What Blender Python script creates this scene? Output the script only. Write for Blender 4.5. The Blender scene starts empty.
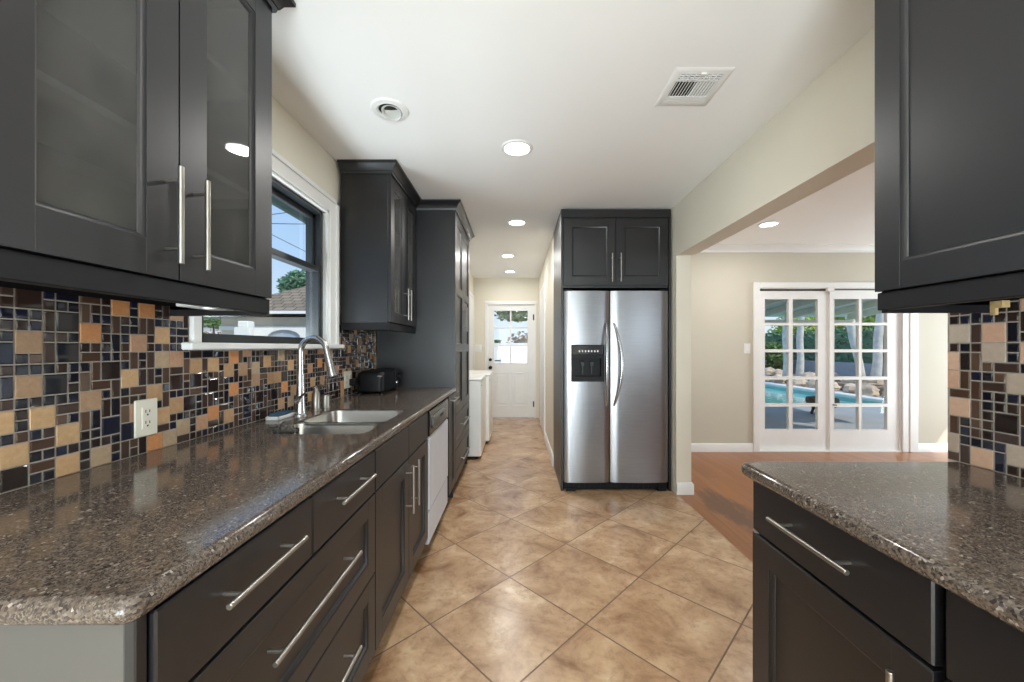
import bpy, bmesh, math, random
from mathutils import Vector, Matrix

SC = bpy.context.scene
COL = SC.collection
R = math.radians
CAMZ = 1.233

# ------------------------------------------------------------------ camera
cam_d = bpy.data.cameras.new('camera')
cam_d.sensor_width = 36.0
cam_d.lens = 36.0 * 382.0 / 1024.0
cam_d.shift_x = -5.0 / 1024.0
cam_d.shift_y = 6.0 / 1024.0
cam_d.clip_start = 0.02
cam_d.clip_end = 300
cam = bpy.data.objects.new('camera', cam_d)
COL.objects.link(cam)
cam.location = (0, 0, CAMZ)
cam.rotation_euler = (R(90), 0, 0)
SC.camera = cam

# ------------------------------------------------------------------ colour management
SC.view_settings.view_transform = 'Standard'
SC.view_settings.look = 'None'
SC.view_settings.gamma = 1.0
SC.view_settings.use_curve_mapping = False
SC.view_settings.exposure = 0.15
SC.cycles.max_bounces = 10
SC.cycles.diffuse_bounces = 6
SC.cycles.glossy_bounces = 5
SC.cycles.transparent_max_bounces = 16
SC.cycles.use_denoising = True
SC.cycles.sample_clamp_indirect = 6.0
SC.cycles.caustics_reflective = False
SC.cycles.caustics_refractive = False

# ------------------------------------------------------------------ sky
W = bpy.data.worlds.new('sky')
SC.world = W
W.use_nodes = True
nt = W.node_tree
nt.nodes.clear()
_o = nt.nodes.new('ShaderNodeOutputWorld')
_b = nt.nodes.new('ShaderNodeBackground')
_b.inputs['Strength'].default_value = 1.0
_tc = nt.nodes.new('ShaderNodeTexCoord')
_sx = nt.nodes.new('ShaderNodeSeparateXYZ')
_rp = nt.nodes.new('ShaderNodeValToRGB')
_rp.color_ramp.elements[0].position = 0.0
_rp.color_ramp.elements[0].color = (0.80, 0.88, 0.97, 1)
_rp.color_ramp.elements[1].position = 0.75
_rp.color_ramp.elements[1].color = (0.22, 0.45, 0.90, 1)
_e = _rp.color_ramp.elements.new(0.22)
_e.color = (0.47, 0.68, 0.98, 1)
_nz = nt.nodes.new('ShaderNodeTexNoise')
_nz.inputs['Scale'].default_value = 2.2
_nz.inputs['Detail'].default_value = 6
_cr = nt.nodes.new('ShaderNodeValToRGB')
_cr.color_ramp.elements[0].position = 0.55
_cr.color_ramp.elements[0].color = (0, 0, 0, 1)
_cr.color_ramp.elements[1].position = 0.85
_cr.color_ramp.elements[1].color = (1, 1, 1, 1)
_mx = nt.nodes.new('ShaderNodeMixRGB')
_mx.inputs['Color2'].default_value = (0.95, 0.96, 1.0, 1)
nt.links.new(_tc.outputs['Generated'], _sx.inputs[0])
nt.links.new(_sx.outputs['Z'], _rp.inputs[0])
nt.links.new(_tc.outputs['Generated'], _nz.inputs['Vector'])
nt.links.new(_nz.outputs['Fac'], _cr.inputs[0])
nt.links.new(_cr.outputs[0], _mx.inputs['Fac'])
nt.links.new(_rp.outputs[0], _mx.inputs['Color1'])
nt.links.new(_mx.outputs[0], _b.inputs['Color'])
nt.links.new(_b.outputs[0], _o.inputs[0])


def light(name, kind, loc, rot, energy, color=(1, 1, 1), **kw):
    d = bpy.data.lights.new(name, kind)
    d.energy = energy
    d.color = color
    for k, v in kw.items():
        setattr(d, k, v)
    o = bpy.data.objects.new(name, d)
    COL.objects.link(o)
    o.location = loc
    o.rotation_euler = rot
    return o


# sun high over the right side of the house
light('sun', 'SUN', (6, 0, 12), (R(34), R(36), 0), 3.2, (1.0, 0.95, 0.86), angle=R(0.6))
# added lamp giving daylight from an assumed opening at the rear of the kitchen
light('assumed_rear_daylight', 'AREA', (0.05, -2.62, 1.55), (R(94), 0, 0), 17, (0.82, 0.93, 1.0),
      shape='RECTANGLE', size=2.0, size_y=1.1)
# added fill lamp behind the camera, aimed up to brighten the ceiling
light('ceiling_fill', 'AREA', (-0.30, -2.0, 0.75), (R(180 - 48), 0, 0), 118, (0.84, 0.96, 1.0),
      shape='RECTANGLE', size=1.4, size_y=1.5)
# added fill lamp hidden below the kitchen window sill, brightening ceiling and header
light('side_window_fill', 'AREA', (-1.60, 1.87, 1.12), (R(180), R(70), 0), 26, (0.86, 0.95, 1.0),
      shape='RECTANGLE', size=0.45, size_y=0.9)
# added fill lamp brightening the dining room from its unseen right side
light('dining_side_fill', 'AREA', (6.35, 3.25, 1.1), (R(102), 0, R(90)), 75, (0.84, 0.96, 1.0),
      shape='RECTANGLE', size=1.3, size_y=2.0)
# added fill lamp at the unseen dining rear, giving the refrigerator a bright reflection
light('dining_rear_fill', 'AREA', (2.9, -2.60, 1.62), (R(90), 0, 0), 23, (0.80, 0.92, 1.0),
      shape='RECTANGLE', size=2.8, size_y=1.0)


# ------------------------------------------------------------------ material helpers
def srgb(r, g, b):
    def f(c):
        c /= 255.0
        return c / 12.92 if c <= 0.04045 else ((c + 0.055) / 1.055) ** 2.4
    return (f(r), f(g), f(b), 1)


class NT:
    def __init__(self, name):
        self.m = bpy.data.materials.new(name)
        self.m.use_nodes = True
        self.t = self.m.node_tree
        self.t.nodes.clear()
        self.out = self.n('ShaderNodeOutputMaterial')

    def n(self, t, **kw):
        o = self.t.nodes.new(t)
        for k, v in kw.items():
            setattr(o, k, v)
        return o

    def l(self, a, b):
        self.t.links.new(a, b)

    def val(self, sock, v):
        if hasattr(v, 'node'):
            self.l(v, sock)
        else:
            sock.default_value = v

    def obj(self):
        return self.n('ShaderNodeTexCoord').outputs['Object']

    def noise(self, vec, scale, detail=4, rough=0.55, dist=0.0):
        x = self.n('ShaderNodeTexNoise')
        self.l(vec, x.inputs['Vector'])
        x.inputs['Scale'].default_value = scale
        x.inputs['Detail'].default_value = detail
        x.inputs['Roughness'].default_value = rough
        x.inputs['Distortion'].default_value = dist
        return x.outputs['Fac']

    def ramp(self, fac, stops, interp='LINEAR'):
        x = self.n('ShaderNodeValToRGB')
        cr = x.color_ramp
        cr.interpolation = interp
        while len(cr.elements) < len(stops):
            cr.elements.new(0.5)
        for e, (p, c) in zip(cr.elements, stops):
            e.position = p
            e.color = c if len(c) == 4 else (*c, 1)
        self.l(fac, x.inputs[0])
        return x.outputs[0]

    def mix(self, fac, a, b, bt='MIX'):
        x = self.n('ShaderNodeMixRGB', blend_type=bt)
        self.val(x.inputs['Fac'], fac)
        self.val(x.inputs['Color1'], a)
        self.val(x.inputs['Color2'], b)
        return x.outputs[0]

    def math(self, op, a, b=0.0, c=0.0):
        x = self.n('ShaderNodeMath', operation=op)
        self.val(x.inputs[0], a)
        self.val(x.inputs[1], b)
        self.val(x.inputs[2], c)
        return x.outputs[0]

    def map(self, vec, scale=(1, 1, 1), rot=(0, 0, 0), loc=(0, 0, 0)):
        x = self.n('ShaderNodeMapping')
        self.l(vec, x.inputs[0])
        x.inputs['Location'].default_value = loc
        x.inputs['Rotation'].default_value = rot
        x.inputs['Scale'].default_value = scale
        return x.outputs[0]

    def bump(self, h, strength=0.1, dist=0.01):
        x = self.n('ShaderNodeBump')
        x.inputs['Strength'].default_value = strength
        x.inputs['Distance'].default_value = dist
        self.l(h, x.inputs['Height'])
        return x.outputs[0]

    def bsdf(self, color, rough=0.5, metal=0.0, spec=0.5, normal=None, coat=0.0, emis=None, estr=0.0):
        b = self.n('ShaderNodeBsdfPrincipled')
        self.val(b.inputs['Base Color'], color)
        self.val(b.inputs['Roughness'], rough)
        b.inputs['Metallic'].default_value = metal
        b.inputs['Specular IOR Level'].default_value = spec
        b.inputs['Coat Weight'].default_value = coat
        if normal is not None:
            self.l(normal, b.inputs['Normal'])
        if emis is not None:
            b.inputs['Emission Color'].default_value = emis
            b.inputs['Emission Strength'].default_value = estr
        self.l(b.outputs[0], self.out.inputs[0])
        return b


def plain(name, c, rough=0.5, metal=0.0, spec=0.5, var=0.06, vscale=6.0, bump=0.0, bscale=80.0, coat=0.0):
    m = NT(name)
    v = m.obj()
    f = m.noise(v, vscale, 3)
    dark = tuple(x * (1 - var) for x in c[:3]) + (1,)
    lite = tuple(min(1, x * (1 + var)) for x in c[:3]) + (1,)
    col = m.ramp(f, [(0.3, dark), (0.7, lite)])
    nrm = m.bump(m.noise(v, bscale, 3), bump, 0.004) if bump else None
    m.bsdf(col, rough, metal, spec, nrm, coat)
    return m.m


def emit(name, c, s):
    m = NT(name)
    m.bsdf((0.9, 0.9, 0.9, 1), 0.5, emis=c, estr=s)
    return m.m


def glass(name, tint=(1, 1, 1, 1), gloss=1.0, haze=0.0):
    m = NT(name)
    t = m.n('ShaderNodeBsdfTransparent')
    t.inputs['Color'].default_value = tint
    g = m.n('ShaderNodeBsdfGlossy')
    g.inputs['Roughness'].default_value = 0.02
    g.inputs['Color'].default_value = (gloss, gloss, gloss, 1)
    fr = m.n('ShaderNodeFresnel')
    fr.inputs['IOR'].default_value = 1.5
    mx = m.n('ShaderNodeMixShader')
    bf = m.n('ShaderNodeNewGeometry').outputs['Backfacing']
    m.l(m.math('MULTIPLY', fr.outputs[0], m.math('SUBTRACT', 1.0, bf)), mx.inputs[0])
    m.l(t.outputs[0], mx.inputs[1])
    m.l(g.outputs[0], mx.inputs[2])
    last = mx.outputs[0]
    if haze:
        d = m.n('ShaderNodeBsdfDiffuse')
        d.inputs['Color'].default_value = (0.45, 0.45, 0.44, 1)
        hz = m.n('ShaderNodeMixShader')
        k = m.ramp(m.noise(m.obj(), 7, 6, 0.7, 0.5), [(0.35, (0.5, 0.5, 0.5)), (0.75, (1, 1, 1))])
        m.l(m.math('MULTIPLY', k, haze), hz.inputs[0])
        m.l(last, hz.inputs[1])
        m.l(d.outputs[0], hz.inputs[2])
        last = hz.outputs[0]
    m.l(last, m.out.inputs[0])
    return m.m


M = {}
M['ceiling'] = plain('ceiling_paint', (0.91, 0.91, 0.905), 0.85, var=0.012, vscale=1.5, bump=0.12, bscale=160)
M['wall'] = plain('cream_wall_paint', (0.74, 0.70, 0.60), 0.75, var=0.02, vscale=2, bump=0.1, bscale=140)
M['dining_wall'] = plain('beige_wall_paint', (0.58, 0.545, 0.46), 0.75, var=0.02, vscale=2, bump=0.1, bscale=140)
M['white'] = plain('white_trim_paint', (0.80, 0.80, 0.79), 0.38, var=0.02)
M['enamel'] = plain('white_enamel', (0.82, 0.82, 0.80), 0.28, var=0.02)
M['espresso'] = plain('espresso_lacquer', (0.0066, 0.0064, 0.0080), 0.38, spec=0.68, var=0.12, vscale=9, bump=0.03, bscale=60)
M['espresso_matte'] = plain('matte_espresso', (0.010, 0.0098, 0.0115), 0.6, spec=0.25, var=0.1)
M['raw_dark'] = plain('dull_dark_board', (0.012, 0.011, 0.012), 0.9, spec=0.0, var=0.1)
M['espresso_in'] = plain('espresso_interior', (0.05, 0.048, 0.047), 0.6, var=0.1)
M['shelf'] = plain('grey_shelf', (0.34, 0.33, 0.32), 0.5, var=0.05)
M['nickel'] = plain('brushed_nickel', (0.37, 0.35, 0.32), 0.32, 1.0, var=0.04, vscale=40)
M['chrome'] = plain('satin_chrome', (0.50, 0.50, 0.505), 0.24, 1.0, var=0.03, vscale=30)
M['black'] = plain('black_plastic', (0.006, 0.006, 0.007), 0.45, spec=0.25, var=0.1)
M['gloss_black'] = plain('gloss_black_plastic', (0.008, 0.008, 0.012), 0.12, var=0.1)
M['grey_panel'] = plain('grey_laminate', (0.080, 0.075, 0.069), 0.42, var=0.03, vscale=3)
M['ivory'] = plain('ivory_plastic', (0.72, 0.69, 0.60), 0.38, var=0.02)
M['dark_hole'] = plain('dark_slot', (0.01, 0.01, 0.01), 0.7, var=0.1)
M['grout'] = plain('tile_grout', (0.30, 0.27, 0.235), 0.85, var=0.15, vscale=60)
M['bronze'] = plain('dark_bronze_frame', (0.022, 0.026, 0.030), 0.38, var=0.1)
M['teal_wood'] = plain('teal_grey_fascia', (0.10, 0.17, 0.165), 0.6, var=0.15)
M['eave_white'] = plain('painted_soffit', (0.52, 0.53, 0.50), 0.7, var=0.05)
M['tan'] = plain('raw_wood_block', (0.42, 0.30, 0.14), 0.6, var=0.25, vscale=60)
M['lens'] = emit('lit_diffuser', (1.0, 0.96, 0.88, 1), 9.0)
M['lens_off'] = plain('unlit_lens', (0.55, 0.55, 0.53), 0.3, var=0.03)
M['glass'] = glass('clear_glass', (0.97, 0.985, 0.98, 1))
M['cab_glass'] = glass('smoked_cabinet_glass', (0.50, 0.51, 0.51, 1), 0.9, 0.16)
M['blue'] = plain('blue_sponge', (0.03, 0.085, 0.14), 0.8, var=0.2, vscale=80, bump=0.3, bscale=300)
M['scrub'] = plain('dark_bristle', (0.085, 0.075, 0.065), 0.85, var=0.95, vscale=120, bump=0.6, bscale=400)


def steel(name, c, rough, axis):
    m = NT(name)
    v = m.obj()
    sc = [2.5, 2.5, 2.5]
    for a in range(3):
        if a != axis:
            sc[a] = 160
    f = m.noise(m.map(v, tuple(sc)), 1.0, 4, 0.6)
    col = m.ramp(f, [(0.3, tuple(x * 0.93 for x in c)), (0.7, tuple(x * 1.05 for x in c))])
    rr = m.math('MULTIPLY_ADD', f, 0.12, rough - 0.06)
    m.bsdf(col, rr, 1.0, 0.5, m.bump(f, 0.012, 0.001))
    return m.m


M['steel'] = steel('brushed_stainless', (0.34, 0.345, 0.36), 0.31, 0)
M['sink_steel'] = plain('sink_stainless', (0.50, 0.495, 0.48), 0.27, 1.0, var=0.03)
M['dw_front'] = plain('light_grey_front', (0.52, 0.54, 0.60), 0.30, var=0.03)  # even bluish grey, non-metallic dishwasher front


def granite():
    m = NT('speckled_granite')
    v = m.obj()
    vo = m.n('ShaderNodeTexVoronoi')
    m.l(v, vo.inputs['Vector'])
    vo.inputs['Scale'].default_value = 250
    sp = m.n('ShaderNodeSeparateColor')
    m.l(vo.outputs['Color'], sp.inputs[0])
    c1 = m.ramp(sp.outputs[0], [(0.0, (0.028, 0.022, 0.020)), (0.16, (0.060, 0.046, 0.038)), (0.36, (0.105, 0.080, 0.064)),
                                (0.62, (0.145, 0.112, 0.090)), (0.84, (0.185, 0.152, 0.130)), (0.96, (0.34, 0.30, 0.27))], 'CONSTANT')
    vo2 = m.n('ShaderNodeTexVoronoi')
    m.l(v, vo2.inputs['Vector'])
    vo2.inputs['Scale'].default_value = 480
    sp2 = m.n('ShaderNodeSeparateColor')
    m.l(vo2.outputs['Color'], sp2.inputs[0])
    c2 = m.ramp(sp2.outputs[1], [(0.0, (0.055, 0.043, 0.036)), (0.4, (0.115, 0.088, 0.070)), (0.8, (0.18, 0.148, 0.125))], 'CONSTANT')
    f = m.noise(v, 34, 5, 0.65)
    c = m.mix(m.ramp(f, [(0.42, (0, 0, 0)), (0.58, (1, 1, 1))]), c1, c2)
    big = m.noise(v, 5, 3)
    c = m.mix(m.math('MULTIPLY', big, 0.18), c, (0.05, 0.037, 0.03, 1))
    m.bsdf(c, 0.11, 0.0, 0.38)
    return m.m


M['granite'] = granite()

TILE = 0.490
TOX, TOY = -0.040, 2.046


def floor_tile():
    m = NT('diagonal_floor_tile')
    v = m.obj()
    r = m.map(v, (1 / TILE,) * 3, (0, 0, R(45)), (0, 0, 0))
    # shift so that a grout crossing lies at TOX, TOY
    a = R(45)
    gx = (math.cos(a) * TOX - math.sin(a) * TOY) / TILE
    gy = (math.sin(a) * TOX + math.cos(a) * TOY) / TILE
    s = m.n('ShaderNodeVectorMath', operation='SUBTRACT')
    m.l(r, s.inputs[0])
    s.inputs[1].default_value = (gx, gy, 0)
    fl = m.n('ShaderNodeVectorMath', operation='FLOOR')
    m.l(s.outputs[0], fl.inputs[0])
    fr = m.n('ShaderNodeVectorMath', operation='FRACTION')
    m.l(s.outputs[0], fr.inputs[0])
    wn = m.n('ShaderNodeTexWhiteNoise', noise_dimensions='2D')
    m.l(fl.outputs[0], wn.inputs['Vector'])
    xyz = m.n('ShaderNodeSeparateXYZ')
    m.l(fr.outputs[0], xyz.inputs[0])

    def edge(o):
        k = m.math('SUBTRACT', o, 0.5)
        return m.math('ABSOLUTE', k)
    mxv = m.math('MAXIMUM', edge(xyz.outputs[0]), edge(xyz.outputs[1]))
    g = m.math('GREATER_THAN', mxv, 0.5 - 0.0068)
    off = m.n('ShaderNodeVectorMath', operation='MULTIPLY_ADD')
    m.l(wn.outputs['Color'], off.inputs[0])
    off.inputs[1].default_value = (7, 7, 7)
    m.l(v, off.inputs[2])
    n1 = m.noise(off.outputs[0], 4.2, 8, 0.62, 0.6)
    n2 = m.noise(off.outputs[0], 26, 6, 0.7, 0.3)
    c = m.ramp(n1, [(0.32, srgb(132, 98, 70)), (0.44, srgb(172, 138, 106)), (0.58, srgb(194, 162, 128)), (0.72, srgb(212, 186, 154))])
    c = m.mix(m.math('MULTIPLY', m.ramp(n2, [(0.48, (0, 0, 0)), (0.68, (1, 1, 1))]), 0.5), c, srgb(132, 100, 74))
    c = m.mix(m.math('MULTIPLY', wn.outputs['Value'], 0.16), c, srgb(165, 130, 100))
    c = m.mix(g, c, srgb(104, 78, 58))
    rough = m.math('MULTIPLY_ADD', g, 0.4, m.math('MULTIPLY_ADD', n2, 0.16, 0.15))
    h = m.math('SUBTRACT', m.math('MULTIPLY', n2, 0.25), g)
    m.bsdf(c, rough, 0, 0.5, m.bump(h, 0.25, 0.002))
    return m.m


M['floor'] = floor_tile()


def wood_floor():
    m = NT('oak_plank_floor')
    v = m.obj()
    r = m.map(v, (1, 1, 1), (0, 0, R(90)))
    br = m.n('ShaderNodeTexBrick')
    m.l(r, br.inputs['Vector'])
    br.inputs['Color1'].default_value = srgb(160, 104, 62)
    br.inputs['Color2'].default_value = srgb(132, 82, 46)
    br.inputs['Mortar'].default_value = srgb(96, 58, 34)
    br.inputs['Scale'].default_value = 1.0
    br.inputs['Brick Width'].default_value = 1.2
    br.inputs['Row Height'].default_value = 0.085
    br.inputs['Mortar Size'].default_value = 0.0015
    gr = m.noise(m.map(v, (30, 2, 30)), 1.0, 6, 0.65, 0.4)
    c = m.mix(0.35, br.outputs['Color'], m.ramp(gr, [(0.3, srgb(120, 72, 40)), (0.7, srgb(176, 120, 74))]))
    # dark patch by the threshold
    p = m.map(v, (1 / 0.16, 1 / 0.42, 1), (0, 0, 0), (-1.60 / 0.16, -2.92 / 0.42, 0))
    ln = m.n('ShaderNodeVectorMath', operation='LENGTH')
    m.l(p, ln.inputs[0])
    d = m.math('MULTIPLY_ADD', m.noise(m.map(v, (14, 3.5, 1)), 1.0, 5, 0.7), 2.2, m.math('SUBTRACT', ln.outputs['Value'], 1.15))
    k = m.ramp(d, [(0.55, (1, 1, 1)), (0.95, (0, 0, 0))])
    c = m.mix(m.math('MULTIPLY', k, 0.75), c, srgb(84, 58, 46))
    m.bsdf(c, 0.3, 0, 0.5, m.bump(gr, 0.05, 0.002))
    return m.m


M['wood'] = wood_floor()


def island_mat(name, stops, rough, spec=0.5, tex=0.0, bump=0.0):
    m = NT(name)
    gi = m.n('ShaderNodeNewGeometry').outputs['Random Per Island']
    c = m.ramp(gi, stops, 'CONSTANT')
    nrm = None
    if tex:
        v = m.obj()
        f = m.noise(v, 70, 6, 0.7, 0.4)
        c = m.mix(tex, c, m.ramp(f, [(0.3, (0.12, 0.075, 0.04)), (0.5, (0.36, 0.25, 0.155)), (0.72, (0.62, 0.50, 0.38))]), 'MIX')
        nrm = m.bump(f, bump, 0.002)
    m.bsdf(c, rough, 0, spec, nrm)
    return m.m


M['stone_tile'] = island_mat('stone_mosaic', [(0.0, srgb(172, 134, 96)), (0.22, srgb(196, 128, 74)), (0.36, srgb(160, 126, 98)),
                                              (0.55, srgb(190, 152, 110)), (0.75, srgb(180, 136, 108)), (0.9, srgb(168, 146, 120))], 0.5, 0.4, 0.22, 0.15)
M['stone_whiter_lit'] = island_mat('whiter_lit_stone_mosaic', [(0.0, srgb(196, 156, 132)), (0.3, srgb(180, 166, 152)), (0.55, srgb(204, 168, 144)),
                                                   (0.8, srgb(176, 160, 146))], 0.45, 0.4, 0.15, 0.1)  # same tile as the left wall, the right side's whiter light mixed into its colours
M['glass_tile'] = island_mat('dark_glass_mosaic', [(0.0, (0.010, 0.010, 0.016)), (0.35, (0.022, 0.014, 0.013)), (0.6, (0.013, 0.014, 0.028)),
                                                   (0.8, (0.035, 0.02, 0.016))], 0.05, 0.6)
M['brown_tile'] = island_mat('brown_glass_mosaic', [(0.0, (0.07, 0.038, 0.025)), (0.35, (0.05, 0.03, 0.024)), (0.7, (0.10, 0.06, 0.042))], 0.12, 0.5)


# ------------------------------------------------------------------ mesh builder
class MB:
    """Collects shapes and links them as one mesh object."""

    def __init__(self, T=None):
        self.v, self.f, self.mi = [], [], []
        self.T = T
        self.cur = 0

    def add(self, vs, fs, mi=None):
        k = len(self.v)
        for p in vs:
            p = Vector(p)
            self.v.append(self.T @ p if self.T else p)
        for q in fs:
            self.f.append([k + i for i in q])
            self.mi.append(self.cur if mi is None else mi)
        return self

    def box(self, x0, x1, y0, y1, z0, z1, b=0.0, mi=None):
        lo, hi = (min(x0, x1), min(y0, y1), min(z0, z1)), (max(x0, x1), max(y0, y1), max(z0, z1))
        b = min(b, 0.45 * min(h - l for l, h in zip(lo, hi)))
        if b <= 0:
            vs = [(x, y, z) for x in (lo[0], hi[0]) for y in (lo[1], hi[1]) for z in (lo[2], hi[2])]
            return self.add(vs, [(0, 1, 3, 2), (4, 6, 7, 5), (0, 4, 5, 1), (2, 3, 7, 6), (0, 2, 6, 4), (1, 5, 7, 3)], mi)
        vs, idx = [], {}
        for sx in (0, 1):
            for sy in (0, 1):
                for sz in (0, 1):
                    s = (sx, sy, sz)
                    for a in range(3):
                        p = []
                        for d in range(3):
                            e = hi[d] if s[d] else lo[d]
                            if d != a:
                                e += -b if s[d] else b
                            p.append(e)
                        idx[(s, a)] = len(vs)
                        vs.append(p)
        fs = []
        for a in range(3):
            o = [d for d in range(3) if d != a]
            for sa in (0, 1):
                q = []
                for (u, w) in ((0, 0), (1, 0), (1, 1), (0, 1)):
                    s = [0, 0, 0]
                    s[a], s[o[0]], s[o[1]] = sa, u, w
                    q.append(idx[(tuple(s), a)])
                fs.append(q)
            for u in (0, 1):
                for w in (0, 1):
                    s0, s1 = [0, 0, 0], [0, 0, 0]
                    s0[o[0]] = s1[o[0]] = u
                    s0[o[1]] = s1[o[1]] = w
                    s1[a] = 1
                    s0, s1 = tuple(s0), tuple(s1)
                    fs.append([idx[(s0, o[0])], idx[(s1, o[0])], idx[(s1, o[1])], idx[(s0, o[1])]])
        for sx in (0, 1):
            for sy in (0, 1):
                for sz in (0, 1):
                    fs.append([idx[((sx, sy, sz), a)] for a in range(3)])
        return self.add(vs, fs, mi)

    def tube(self, pts, r, n=12, cap=True, mi=None):
        pts = [Vector(p) for p in pts]
        rs = r if isinstance(r, (list, tuple)) else [r] * len(pts)
        vs, fs = [], []
        ref = None
        for i, p in enumerate(pts):
            t = (pts[min(i + 1, len(pts) - 1)] - pts[max(i - 1, 0)]).normalized()
            if ref is None:
                ref = Vector((0, 0, 1)) if abs(t.z) < 0.9 else Vector((1, 0, 0))
            u = (ref - t * ref.dot(t)).normalized()
            ref = u
            w = t.cross(u)
            for k in range(n):
                a = 2 * math.pi * k / n
                vs.append(p + (u * math.cos(a) + w * math.sin(a)) * rs[i])
        for i in range(len(pts) - 1):
            for k in range(n):
                fs.append([i * n + k, i * n + (k + 1) % n, (i + 1) * n + (k + 1) % n, (i + 1) * n + k])
        if cap:
            fs.append(list(range(n))[::-1])
            fs.append([(len(pts) - 1) * n + k for k in range(n)])
        return self.add(vs, fs, mi)

    def lathe(self, c, prof, n=32, mi=None, close=False):
        """profile of (radius, z) turned about the vertical axis through c"""
        c = Vector(c)
        vs, fs = [], []
        for r, z in prof:
            for k in range(n):
                a = 2 * math.pi * k / n
                vs.append(c + Vector((r * math.cos(a), r * math.sin(a), z)))
        m = len(prof)
        for i in range(m if close else m - 1):
            j = (i + 1) % m
            for k in range(n):
                fs.append([i * n + k, i * n + (k + 1) % n, j * n + (k + 1) % n, j * n + k])
        if not close:
            if prof[0][0] > 0:
                fs.append(list(range(n))[::-1])
            if prof[-1][0] > 0:
                fs.append([(m - 1) * n + k for k in range(n)])
        return self.add(vs, fs, mi)

    def sweep(self, path, prof, side=1, mi=None):
        """closed profile of (out, z) carried along a flat path with mitred corners"""
        P = [Vector((p[0], p[1])) for p in path]
        vs, fs = [], []
        for i, p in enumerate(P):
            ns = []
            for a, b in ((i - 1, i), (i, i + 1)):
                if 0 <= a and b < len(P):
                    d = (P[b] - P[a]).normalized()
                    ns.append(Vector((d.y, -d.x)) * side)
            n = ns[0] if len(ns) == 1 else (ns[0] + ns[1]) / (1 + ns[0].dot(ns[1]))
            for u, z in prof:
                q = p + n * u
                vs.append((q.x, q.y, z))
        m = len(prof)
        for i in range(len(P) - 1):
            for k in range(m):
                fs.append([i * m + k, i * m + (k + 1) % m, (i + 1) * m + (k + 1) % m, (i + 1) * m + k])
        fs.append(list(range(m)))
        fs.append([(len(P) - 1) * m + k for k in range(m)][::-1])
        return self.add(vs, fs, mi)

    def prism(self, poly, d0, d1, axis, mi=None):
        """polygon extruded along axis; poly gives the other two coordinates in order"""
        def pt(a, b, d):
            if axis == 0:
                return (d, a, b)
            if axis == 1:
                return (a, d, b)
            return (a, b, d)
        n = len(poly)
        vs = [pt(a, b, d0) for a, b in poly] + [pt(a, b, d1) for a, b in poly]
        fs = [[k, (k + 1) % n, n + (k + 1) % n, n + k] for k in range(n)]
        fs += [list(range(n))[::-1], [n + k for k in range(n)]]
        return self.add(vs, fs, mi)

    def loft(self, loops, cap0=False, cap1=False, mi=None):
        n = len(loops[0])
        vs = [p for L in loops for p in L]
        fs = []
        for i in range(len(loops) - 1):
            for k in range(n):
                fs.append([i * n + k, i * n + (k + 1) % n, (i + 1) * n + (k + 1) % n, (i + 1) * n + k])
        if cap0:
            fs.append(list(range(n))[::-1])
        if cap1:
            fs.append([(len(loops) - 1) * n + k for k in range(n)])
        return self.add(vs, fs, mi)

    def build(self, name, mats, parent=None, smooth=35, fix=True, label=None):
        if not isinstance(mats, (list, tuple)):
            mats = [mats]
        off = Vector((0, 0, 0))
        p = parent
        while p is not None:
            off += Vector(p.location)
            p = p.parent
        me = bpy.data.meshes.new(name)
        me.from_pydata([tuple(q - off) for q in self.v], [], self.f)
        for m in mats:
            me.materials.append(m)
        me.polygons.foreach_set('material_index', self.mi)
        if fix:
            bm = bmesh.new()
            bm.from_mesh(me)
            bmesh.ops.recalc_face_normals(bm, faces=bm.faces)
            bm.to_mesh(me)
            bm.free()
        if smooth:
            me.polygons.foreach_set('use_smooth', [True] * len(me.polygons))
            me.set_sharp_from_angle(angle=R(smooth))
        me.update()
        o = bpy.data.objects.new(name, me)
        COL.objects.link(o)
        if parent is not None:
            o.parent = parent
        if label:
            o['label'] = label
        return o


def tag(o, label, cat=None, group=None, kind=None):
    o['label'] = label
    if cat:
        o['category'] = cat
    if group:
        o['group'] = group
    if kind:
        o['kind'] = kind
    return o


def thing(name, loc, label, cat, group=None, kind=None):
    o = bpy.data.objects.new(name, None)
    o.empty_display_size = 0.1
    COL.objects.link(o)
    o.location = loc
    return tag(o, label, cat, group, kind)


def frame_T(origin, u, n):
    """local (u along the width, v outwards, w up) -> world"""
    u, n = Vector(u), Vector(n)
    m = Matrix.Identity(4)
    for i in range(3):
        m[i][0], m[i][1], m[i][2] = u[i], n[i], (0, 0, 1)[i]
        m[i][3] = origin[i]
    return m


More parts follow.
